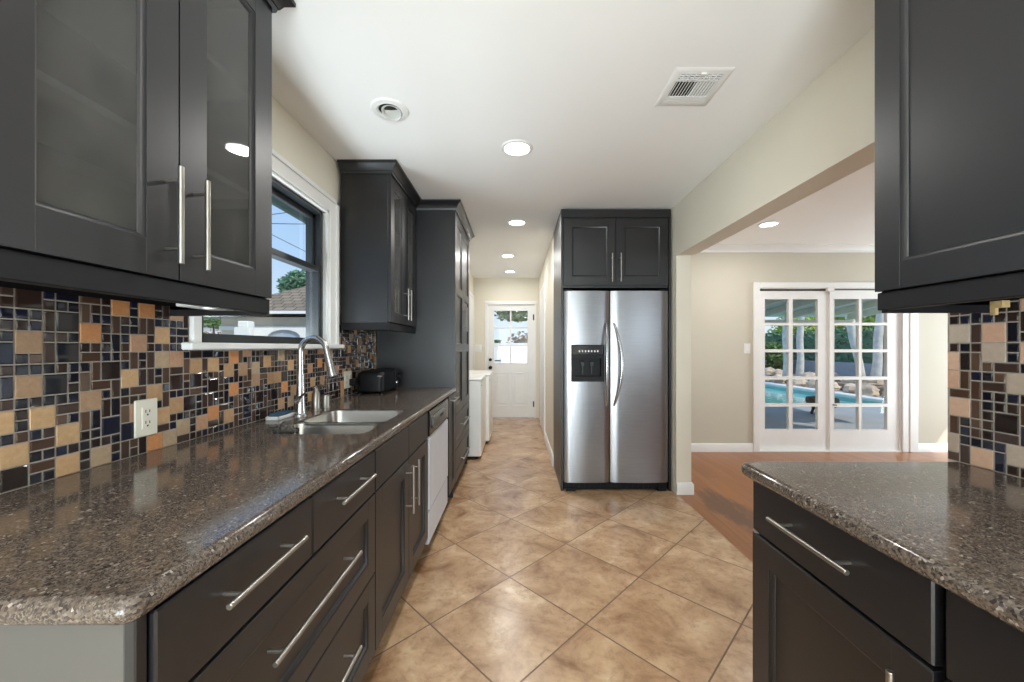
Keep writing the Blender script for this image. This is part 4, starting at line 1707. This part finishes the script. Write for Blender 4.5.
downlight(-0.64, 1.926, 'unlit swivel ceiling light in front of the kitchen window', 0, False)
downlight(0.0, 2.30, 'nearest lit round ceiling light in the middle of the kitchen', 8)
downlight(0.0, 3.67, 'lit round ceiling light between pantry and refrigerator', 17)
downlight(-0.12, 5.0, 'lit round hall ceiling light, second from the back door', 7)
downlight(-0.11, 6.05, 'lit round hall ceiling light closest to the back door', 4)
downlight(2.45, 3.72, 'lit round ceiling light in the dining room', 9)
for (x, y) in ((0.0, 0.75), (0.0, -0.8), (0.3, -1.9)):  # unseen ceiling lamps added to help light the near kitchen
    downlight(x, y, 'added unseen round ceiling light over the near part of the kitchen', 2)
downlight(4.2, 2.6, 'lit round ceiling light on the far side of the dining room', 9)

vt = thing('ceiling_vent', (0.81, 1.765, CEIL), 'white metal air vent in the ceiling ahead of the right cabinet', 'vent')
vx0, vx1, vy0, vy1 = 0.680, 0.938, 1.633, 1.897
m = MB()
zf = CEIL - 0.007
ix0, ix1, iy0, iy1 = vx0 + 0.035, vx1 - 0.035, vy0 + 0.035, vy1 - 0.035


def sq(i, z):
    return [(vx0 + i, vy0 + i, z), (vx1 - i, vy0 + i, z), (vx1 - i, vy1 - i, z), (vx0 + i, vy1 - i, z)]


m.loft([sq(0, CEIL), sq(0.014, zf), sq(0.035, zf), sq(0.037, CEIL - 0.001)])
m.build('frame', M['white'], vt)
m = MB()
m.box(ix0, ix1, iy0, iy1, CEIL - 0.002, CEIL - 0.0005)
m.build('backing', M['dark_hole'], vt)
m = MB()
za_, zb_ = CEIL - 0.008, CEIL - 0.002
yA, yB = iy0 + 0.045, iy1 - 0.045
m.box(ix0, ix1, yA - 0.010, yA, za_, zb_)
m.box(ix0, ix1, yB, yB + 0.010, za_, zb_)
ns = 14
for k in range(ns):
    xk = ix0 + (ix1 - ix0) * (k + 0.5) / ns
    s, w2 = (0.0012, 0.0016) if k < ns / 2 else (-0.0016, 0.0021)
    m.prism([(xk - s - w2, za_), (xk - s + w2, za_), (xk + s + w2, zb_), (xk + s - w2, zb_)], yA, yB, 1)
for k in range(3):
    yk = iy1 - 0.034 + k * 0.0125
    m.box(ix0, ix1, yk, yk + 0.008, za_, zb_)
for k in range(2):
    yk = iy0 + 0.008 + k * 0.014
    m.box(ix0, ix1, yk, yk + 0.003, za_, zb_)
for k in range(9):
    xk = ix0 + (ix1 - ix0) * k / 8
    m.box(xk - 0.002, xk + 0.002, iy0, yA, za_, zb_)
m.build('slats', M['white'], vt)
m = MB()
m.box(0.80, 0.825, iy0 - 0.012, iy0 - 0.004, zf - 0.006, zf, 0.001)
m.build('damper_lever', M['white'], vt)

# ------------------------------------------------------------------ outdoors
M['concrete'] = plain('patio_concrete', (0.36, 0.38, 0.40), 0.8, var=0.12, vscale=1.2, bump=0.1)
M['pale_ground'] = plain('pale_paving', (0.50, 0.48, 0.44), 0.85, var=0.1, vscale=0.8)
M['coping'] = plain('pool_coping', (0.78, 0.76, 0.71), 0.7, var=0.06)
M['pool_wall'] = plain('pool_plaster', (0.30, 0.62, 0.58), 0.6, var=0.05)
M['rock'] = plain('sandstone_rock', (0.60, 0.47, 0.35), 0.9, var=0.35, vscale=3.5, bump=0.5, bscale=14)
M['dirt'] = plain('bed_soil', (0.30, 0.24, 0.17), 0.95, var=0.3, vscale=3)
M['garden_wall'] = plain('blue_grey_block_wall', (0.34, 0.39, 0.44), 0.85, var=0.1)
M['trunk'] = plain('pale_tree_bark', (0.62, 0.60, 0.56), 0.85, var=0.2, vscale=5, bump=0.3, bscale=20)
M['dark_trunk'] = plain('brown_bark', (0.13, 0.09, 0.06), 0.9, var=0.3)
M['patio_paint'] = plain('patio_cover_paint', (0.78, 0.77, 0.66), 0.7, var=0.06)
M['stucco'] = plain('cream_stucco', (0.62, 0.57, 0.46), 0.9, var=0.05, vscale=3)
M['white_stucco'] = plain('white_stucco', (0.76, 0.75, 0.70), 0.9, var=0.04, vscale=3)
M['grey_siding'] = plain('pale_grey_siding', (0.52, 0.54, 0.58), 0.8, var=0.04)
M['vinyl'] = plain('white_vinyl_fence', (0.84, 0.84, 0.82), 0.5, var=0.02)
M['wire'] = plain('black_wire', (0.02, 0.02, 0.025), 0.6, var=0.1)


def shingles():
    m = NT('brown_roof_shingles')
    v = m.obj()
    br = m.n('ShaderNodeTexBrick')
    m.l(m.map(v, (1, 1, 1)), br.inputs['Vector'])
    br.inputs['Color1'].default_value = (0.20, 0.155, 0.11, 1)
    br.inputs['Color2'].default_value = (0.29, 0.23, 0.165, 1)
    br.inputs['Mortar'].default_value = (0.08, 0.06, 0.045, 1)
    br.inputs['Scale'].default_value = 1.0
    br.inputs['Brick Width'].default_value = 0.35
    br.inputs['Row Height'].default_value = 0.24
    br.inputs['Mortar Size'].default_value = 0.02
    m.bsdf(br.outputs['Color'], 0.9)
    return m.m


M['shingle'] = shingles()


def leafmat(name, a, b, c):
    m = NT(name)
    gi = m.n('ShaderNodeNewGeometry').outputs['Random Per Island']
    m.bsdf(m.ramp(gi, [(0.0, a), (0.5, b), (1.0, c)]), 0.65, 0, 0.3)
    return m.m


M['leaf_dark'] = leafmat('dark_hedge_leaves', (0.06, 0.16, 0.10), (0.10, 0.23, 0.14), (0.18, 0.32, 0.18))
M['leaf_lime'] = leafmat('lime_leaves', (0.22, 0.36, 0.05), (0.38, 0.52, 0.08), (0.55, 0.66, 0.16))
M['leaf_mid'] = leafmat('green_leaves', (0.06, 0.12, 0.035), (0.12, 0.20, 0.06), (0.22, 0.32, 0.10))
M['leaf_dry'] = leafmat('reddish_brown_leaves', (0.22, 0.10, 0.06), (0.32, 0.20, 0.11), (0.20, 0.24, 0.10))


def water():
    m = NT('pool_water')
    v = m.obj()
    f = m.noise(v, 2.2, 3, 0.5, 0.5)
    m.bsdf(m.ramp(f, [(0.3, (0.10, 0.38, 0.36)), (0.7, (0.22, 0.55, 0.50))]), 0.06, 0, 0.5, m.bump(f, 0.12, 0.05))
    return m.m


M['water'] = water()


def leaves(mb, c, rad, n, size, rnd, shell=0.55):
    c = Vector(c)
    for _ in range(n):
        while True:
            d = Vector((rnd.uniform(-1, 1), rnd.uniform(-1, 1), rnd.uniform(-1, 1)))
            if 0.05 < d.length <= 1:
                break
        d = d.normalized() * rnd.uniform(shell, 1.0)
        p = c + Vector((d.x * rad[0], d.y * rad[1], d.z * rad[2]))
        u = Vector((rnd.uniform(-1, 1), rnd.uniform(-1, 1), rnd.uniform(-.6, .6))).normalized()
        w = u.cross(Vector((rnd.uniform(-1, 1), rnd.uniform(-1, 1), rnd.uniform(-1, 1)))).normalized()
        s = size * rnd.uniform(0.6, 1.3)
        mb.add([p - u * s, p + w * s * .45, p + u * s, p - w * s * .45], [(0, 1, 2, 3)])


def leaf_boxes(mb, x0, x1, y0, y1, z0, z1, n, size, rnd):
    for _ in range(n):
        p = Vector((rnd.uniform(x0, x1), rnd.uniform(y0, y1), rnd.uniform(z0, z1)))
        u = Vector((rnd.uniform(-1, 1), rnd.uniform(-1, 1), rnd.uniform(-.8, .8))).normalized()
        w = u.cross(Vector((rnd.uniform(-1, 1), rnd.uniform(-1, 1), rnd.uniform(-1, 1)))).normalized()
        s = size * rnd.uniform(0.6, 1.3)
        mb.add([p - u * s, p + w * s * .45, p + u * s, p - w * s * .45], [(0, 1, 2, 3)])


GZ = -0.12
m = MB()
m.box(-45, XW - 0.2, -25, 60, GZ - 0.1, GZ)
m.box(XW - 0.2, 45, YE + 0.15, 8.85, GZ - 0.1, GZ)
m.box(1.48, 45, YD + 0.15, YE + 0.15, GZ - 0.1, GZ)
m.box(6.5, 45, -25, YD + 0.15, GZ - 0.1, GZ)
m.box(XW - 0.2, 6.5, -25, -2.75, GZ - 0.1, GZ)
m.box(9.0, 45, 8.85, 60, GZ - 0.1, GZ)
m.box(XW - 0.2, 2.2, 8.85, 60, GZ - 0.1, GZ)
m.box(2.2, 9.0, 15.2, 60, GZ - 0.1, GZ)
tag(m.build('ground', M['pale_ground'], smooth=0), 'pale paved ground around the house', 'ground', kind='structure')
m = MB()
m.box(1.6, 9.4, YD + 0.15, 8.84, GZ, GZ + 0.02, 0.005)
tag(m.build('patio_floor', M['concrete'], smooth=0), 'shaded blue grey concrete patio outside the french doors', 'patio', kind='structure')

# pool
pl = thing('swimming_pool', (5.6, 12, GZ), 'teal swimming pool with white coping beyond the patio', 'pool')
m = MB()
m.box(2.2, 9.0, 8.86, 15.2, GZ - 1.2, GZ - 1.1)
m.box(2.2, 2.25, 8.86, 15.2, GZ - 1.1, GZ - 0.02)
m.box(8.95, 9.0, 8.86, 15.2, GZ - 1.1, GZ - 0.02)
m.box(2.2, 9.0, 8.86, 8.9, GZ - 1.1, GZ - 0.02)
m.box(2.2, 9.0, 15.16, 15.2, GZ - 1.1, GZ - 0.02)
m.build('basin', M['pool_wall'], pl, smooth=0)
m = MB()
m.box(2.25, 8.95, 8.9, 15.16, GZ - 0.12, GZ - 0.10)
m.build('water_surface', M['water'], pl, smooth=0)
m = MB()
m.box(8.93, 9.30, 8.95, 15.45, GZ - 0.03, GZ + 0.06, 0.02)
m.box(2.2, 8.93, 15.1, 15.45, GZ - 0.03, GZ + 0.06, 0.02)
m.build('coping', M['coping'], pl)

# rock border
rnd = random.Random(21)


def rock(x, y, z, r, label):
    n, k = 10, 7
    sx, sy, sz = r * rnd.uniform(.8, 1.25), r * rnd.uniform(.9, 1.4), r * rnd.uniform(.7, 1.0)
    L = []
    for i in range(k):
        t = -0.35 + 1.35 * i / (k - 1)
        rr = math.sqrt(max(0.02, 1 - min(1, abs(t)) ** 2)) if i < k - 1 else 0.12
        L.append([(x + sx * rr * math.cos(2 * math.pi * q / n) * rnd.uniform(.8, 1.15), y + sy * rr * math.sin(2 * math.pi * q / n) * rnd.uniform(.8, 1.15), z + sz * t + rnd.uniform(-.1, .1) * r) for q in range(n)])
    mm = MB()
    mm.loft(L, cap0=True, cap1=True)
    o = mm.build('border_rock', M['rock'], smooth=25)
    return tag(o, label, 'rock', 'rocks along the far side of the pool')


for i in range(14):
    yy = 9.3 + i * 0.64 + rnd.uniform(-.03, .03)
    if abs(yy - 13.9) < 0.34:
        continue
    rock(9.75 + rnd.uniform(-.08, .12), yy, GZ + 0.1, rnd.uniform(.21, .27), 'tan border rock beside the white pool coping, seen through the french doors')
for i in range(10):
    yy = 9.6 + i * 0.8 + rnd.uniform(-.1, .1)
    if abs(yy - 14.1) < 0.42 or abs(yy - 12.05) < 0.4:
        continue
    rock(10.45 + rnd.uniform(-.1, .1), yy, GZ + 0.28, rnd.uniform(.22, .28), 'tan border rock beside the white pool coping, seen through the french doors')
m = MB()
m.box(10.1, 12.1, 8.9, 24, GZ, 0.10)
tag(m.build('planting_bed', M['dirt'], smooth=0), 'raised soil bed with pale trees behind the pool rocks', 'bed', kind='structure')
m = MB()
m.box(12.1, 12.3, 8.6, 30, GZ, 0.66, 0.01)
tag(m.build('garden_wall', M['garden_wall']), 'low blue grey block wall behind the pool', 'wall', kind='structure')
# hedge + lime foliage
m = MB()
leaf_boxes(m, 12.48, 13.2, 8.8, 30, 0.2, 1.95, 9000, 0.10, rnd)
m.box(12.65, 13.1, 8.8, 30, 0.0, 1.8)
tag(m.build('hedge', M['leaf_dark'], smooth=0, fix=False), 'dark green clipped hedge above the blue grey garden wall', 'hedge')
for (x, y, r, lab) in ((14.9, 20.2, 1.5, 'lime green bush beyond the hedge at the left of the french doors'), (14.7, 17.0, 0.95, 'lime green bush beyond the hedge behind the two pale trunks'), (14.7, 14.9, 0.95, 'yellow green bush beyond the hedge right of the door meeting stiles'), (14.7, 12.8, 0.95, 'yellow green bush beyond the hedge at the far right pane')):
    t = thing('garden_bush', (x, y, GZ), lab, 'bush', 'lime bushes beyond the hedge')
    m = MB()
    leaves(m, (x, y, 1.85), (r * .9, r, 1.5), 2000, 0.13, rnd)
    m.build('foliage', M['leaf_lime'], t, smooth=0, fix=False)
    m = MB()
    m.tube([(x, y, GZ), (x + .1, y, 0.9), (x, y + .1, 1.7)], [0.09, 0.07, 0.03], 8)
    m.build('stem', M['dark_trunk'], t)
t = thing('garden_shrub', (10.9, 16.3, 0.1), 'rounded green shrub at the left side of the pool bed', 'shrub')
m = MB()
leaves(m, (11.3, 17.0, 0.75), (.6, .9, .75), 1500, 0.10, rnd)
m.build('foliage', M['leaf_mid'], t, smooth=0, fix=False)
m = MB()
m.tube([(11.3, 17.0, 0.1), (11.3, 17.0, 0.8)], [0.07, 0.03], 8)
m.build('stem', M['dark_trunk'], t)
# pale trees
for (bx, by, tx, ty, r0, r1, lab) in (
        (9.86, 13.95, 9.84, 13.97, 0.12, 0.11, 'left of two upright pale tree trunks beyond the pool'),
        (10.46, 14.15, 10.62, 14.2, 0.11, 0.11, 'right of two upright pale tree trunks beyond the pool'),
        (10.85, 12.0, 10.2, 12.2, 0.10, 0.14, 'slim pale tree trunk leaning left beyond the pool rocks'),
        (11.10, 11.85, 11.52, 11.9, 0.12, 0.10, 'thick whitish tree trunk leaning right at the right pane')):
    t = thing('pale_tree', (bx, by, 0.1), lab, 'tree', 'pale trees beyond the pool')
    m = MB()
    pts = [(bx + (tx - bx) * k / 6 + 0.03 * math.sin(k * 2.1), by + (ty - by) * k / 6, 0.05 + 4.4 * k / 6) for k in range(7)]
    m.tube(pts, [r0 * 1.25] + [r0 + (r1 - r0) * k / 5 for k in range(6)], 12)
    for k in range(5):
        a = k * 1.3
        m.tube([pts[6], (pts[6][0] + .1 * math.cos(a), pts[6][1] + .1 * math.sin(a), 4.9), (pts[6][0] + .2 * math.cos(a), pts[6][1] + .2 * math.sin(a), 5.3)], [0.07, 0.04, 0.02], 7)
    m.build('trunk', M['trunk'], t)
    m = MB()
    leaves(m, (pts[6][0], pts[6][1], 5.2), (.35, .35, .6), 260, 0.10, rnd, 0.3)
    m.build('crown', M['leaf_mid'], t, smooth=0, fix=False)
# patio cover
pc = thing('patio_cover', (4.6, 6.7, GZ), 'painted wooden patio cover with sloping rafters outside the french doors', 'patio cover')
PX0, PX1, PYa, PYb, PZa, PZb = 1.6, 7.75, YD + 0.15, 8.75, 2.42, 1.98
sl = (PZb - PZa) / (PYb - PYa)
m = MB()
m.prism([(PYa, PZa), (PYb + .3, PZb + sl * .3), (PYb + .3, PZb + sl * .3 + .03), (PYa, PZa + .03)], PX0, PX1, 0)
m.build('roof_deck', M['patio_paint'], pc, smooth=0)
for k in range(9):
    x = PX0 + 0.2 + k * 0.72
    m = MB()
    m.prism([(PYa, PZa - .13), (PYb, PZb - .13), (PYb, PZb), (PYa, PZa)], x, x + 0.045, 0)
    m.build('rafter', M['patio_paint'], pc, smooth=0)
m = MB()
m.box(PX0, PX1, PYb - 0.10, PYb, PZb - 0.20, PZb - .13, 0.004)
m.build('beam', M['patio_paint'], pc)
for x in (1.8, 5.15):
    m = MB()
    m.box(x, x + 0.09, PYb - .1, PYb - .01, GZ + .02, PZb - .2, 0.004)
    m.build('post', M['patio_paint'], pc)
# planter bowl on the patio
pb = thing('planter_bowl', (6.03, 7.55, GZ + .02), 'dark round planter bowl standing on the patio by the pool', 'planter')
m = MB()
m.lathe((6.03, 7.55, GZ + .02), [(0.12, 0.10), (0.22, 0.16), (0.27, 0.26), (0.26, 0.33), (0.235, 0.33), (0.23, 0.27), (0.001, 0.25)], 24)
m.build('bowl', M['dark_trunk'], pb)
for a in (0.5, 2.6, 4.7):
    m = MB()
    m.tube([(6.03 + .17 * math.cos(a), 7.55 + .17 * math.sin(a), GZ + .02), (6.03 + .13 * math.cos(a), 7.55 + .13 * math.sin(a), GZ + .16)], 0.025, 8)
    m.build('leg', M['dark_trunk'], pb)

# beyond the back door
fe = thing('white_fence', (0, 9.6, GZ), 'white fence outside the back door', 'fence')
for k in range(5):
    m = MB()
    x = -2.0 + k * 0.82
    m.box(x, x + 0.80, 9.6, 9.64, GZ + 0.03, 1.33, 0.005)
    m.build('panel', M['vinyl'], fe)
    m = MB()
    m.box(x - 0.05, x + 0.05, 9.57, 9.67, GZ, 1.38, 0.006)
    m.build('post', M['vinyl'], fe)
for (x, y, r, z, mt, lab) in ((-0.5, 10.4, .22, 1.25, 'leaf_mid', 'small round bush behind the white fence at the left door pane'),
                              (0.14, 10.5, .42, 1.32, 'leaf_dry', 'reddish brown bush behind the white fence at the right door pane'),
                              (-0.22, 11.2, .15, 1.2, 'leaf_mid', 'small pale bush behind the white fence in the middle of the door')):
    t = thing('fence_bush', (x, y, GZ), lab, 'bush', 'bushes behind the white fence')
    m = MB()
    leaves(m, (x, y, z), (r, r, r * .8), 350, 0.07, rnd, 0.3)
    m.build('foliage', M[mt], t, smooth=0, fix=False)
    m = MB()
    m.tube([(x, y, GZ), (x, y, z)], [0.04, 0.02], 8)
    m.build('stem', M['dark_trunk'], t)
t = thing('yard_tree', (1.3, 11.5, GZ), 'leafy green tree hanging over the yard outside the back door', 'tree')
m = MB()
leaves(m, (-0.05, 11.3, 2.22), (.62, .5, .26), 700, 0.09, rnd, 0.2)
leaves(m, (0.9, 11.5, 2.6), (.9, .8, .5), 700, 0.10, rnd, 0.2)
m.build('foliage', M['leaf_mid'], t, smooth=0, fix=False)
m = MB()
m.tube([(1.3, 11.5, GZ), (1.25, 11.5, 1.2), (1.0, 11.45, 2.2), (0.3, 11.35, 2.35)], [0.12, 0.10, 0.07, 0.02], 10)
m.build('trunk', M['dark_trunk'], t)

# outside the kitchen window: own eave, wires, neighbour's house, garden wall
ev = thing('roof_eave', (-1.6, 1.9, 2.3), 'teal fascia and white soffit of the roof eave above the kitchen window', 'eave')
m = MB()
m.box(XW - 0.151, -1.85, -1.5, 4.6, 2.435, 2.46)
m.build('soffit', M['eave_white'], ev)
m = MB()
m.box(-1.89, -1.85, -1.5, 4.6, 2.33, 2.50, 0.004)
m.build('fascia', M['teal_wood'], ev)
for y in (0.55, 1.45, 2.35, 3.25):
    m = MB()
    m.box(XW - 0.151, -1.85, y, y + 0.045, 2.375, 2.435, 0.003)
    m.build('rafter_tail', M['white'], ev)
for (a, b, lab) in (((-9.43, 13.0, 5.85), (-9.3, 19.0, 5.62), 'lowest black power line crossing the window sky'),
                    ((-9.6, 11.5, 5.2), (-9.0, 16.5, 7.4), 'thin power line rising across the window sky'),
                    ((-10.0, 12.6, 5.6), (-8.6, 15.0, 6.3), 'faint upper power line across the window sky')):
    m = MB()
    A, B = Vector(a), Vector(b)
    e = (B - A)
    A, B = A - e * 2.0, B + e * 2.0
    m.tube([A.lerp(B, k / 12) - Vector((0, 0, 0.25 * math.sin(math.pi * k / 12))) for k in range(13)], 0.013, 6)
    tag(m.build('power_line', M['wire']), lab, 'wire', 'power lines outside the kitchen window')
nh = thing('house', (-7.6, 14, GZ), 'neighbouring house with brown shingle roof and white eave seen through the window', 'house')
m = MB()
m.box(-9.6, -3.0, 12.4, 18.0, GZ, 2.2)
m.build('walls', M['stucco'], nh, smooth=0)
m = MB()
e0, e1, f0, f1, ze, zr2 = -10.0, -2.6, 11.9, 18.6, 2.30, 4.05
rv = [(e0, f0, ze), (e1, f0, ze), (e1, f1, ze), (e0, f1, ze), (e0 + 3.2, 15.2, zr2), (e1 - 1.0, 15.2, zr2)]
m.add(rv, [(0, 1, 5, 4), (1, 2, 5), (2, 3, 4, 5), (3, 0, 4), (0, 3, 2, 1)])
m.build('roof', M['shingle'], nh, smooth=0)
m = MB()
m.box(e0, e1, f0 - 0.03, f0 + 0.02, ze - 0.03, ze + 0.06)
m.build('eave_board', M['white'], nh)
m = MB()
m.box(-9.6, -3.0, 12.3, 12.42, 1.78, 1.90)
m.build('wall_band', M['white_stucco'], nh)
gw = thing('garden_gate_wall', (-5.5, 9.3, GZ), 'white garden wall with arched opening in front of the house', 'garden wall')
m = MB()
ax, aw = -5.62, 0.40
poly = [(-6.35, GZ), (ax - aw, GZ), (ax - aw, 1.46)] + [(ax - aw * math.cos(math.pi * k / 14), 1.46 + 0.19 * math.sin(math.pi * k / 14)) for k in range(1, 14)] + [(ax + aw, 1.46), (ax + aw, GZ), (-3.4, GZ), (-3.4, 1.70), (-6.35, 1.70)]
m.prism(poly, 9.2, 9.36, 1)
m.build('wall_panel', M['white_stucco'], gw, smooth=0)
m = MB()
m.box(ax - aw, ax + aw, 9.27, 9.30, GZ, 1.65)  # blue grey sheet standing in for the shade behind the arch
m.build('arch_shade', M['garden_wall'], gw)
m = MB()
m.box(-6.75, -6.36, 9.1, 9.45, GZ, 1.70, 0.01)
m.box(-6.70, -6.45, 9.15, 9.40, 1.70, 1.86, 0.02)
m.build('pillar', M['white_stucco'], gw)
gr = thing('garage', (-19, 26, GZ), 'distant pale grey garage at the left side of the window', 'garage')
m = MB()
m.box(-25, -15.6, 24.0, 28.0, GZ, 3.3)
m.build('walls', M['grey_siding'], gr, smooth=0)
m = MB()
m.prism([(23.6, 3.25), (28.4, 3.25), (26.0, 4.3)], -25.3, -15.2, 0)
m.build('roof', M['shingle'], gr, smooth=0)
m = MB()
for k in range(4):
    m.box(-20.5, -17.6, 23.94, 23.99, GZ + 0.03 + k * 0.58, GZ + 0.58 + k * 0.58, 0.01)
m.build('garage_door', M['white'], gr)
m = MB()
leaf_boxes(m, -26, -11.5, 21.0, 21.7, GZ, 2.05, 5000, 0.12, rnd)
m.box(-26, -11.5, 21.2, 21.6, GZ, 1.85)
tag(m.build('hedge', M['leaf_dry'], smooth=0, fix=False), 'low olive hedge in front of the distant grey garage', 'hedge')
for (x, y, z, r, hh, mt, lab) in ((-14.3, 18.0, 2.35, (.55, .5, .35), 2.2, 'leaf_mid', 'small young tree in front of the distant grey garage'),
                                  (-13.3, 23.8, 5.0, (1.45, 1.3, 1.0), 4.6, 'leaf_dark', 'dark green tree rising behind the brown shingle roof')):
    t = thing('street_tree', (x, y, GZ), lab, 'tree')
    m = MB()
    leaves(m, (x, y, z), r, 2600 if r[0] > 1 else 260, 0.16 if r[0] > 1 else 0.10, rnd, 0.3)
    m.build('foliage', M[mt], t, smooth=0, fix=False)
    m = MB()
    m.tube([(x, y, GZ), (x + .05, y, hh * .5), (x, y, hh)], [0.12, 0.09, 0.03], 8)
    m.build('trunk', M['dark_trunk'], t)
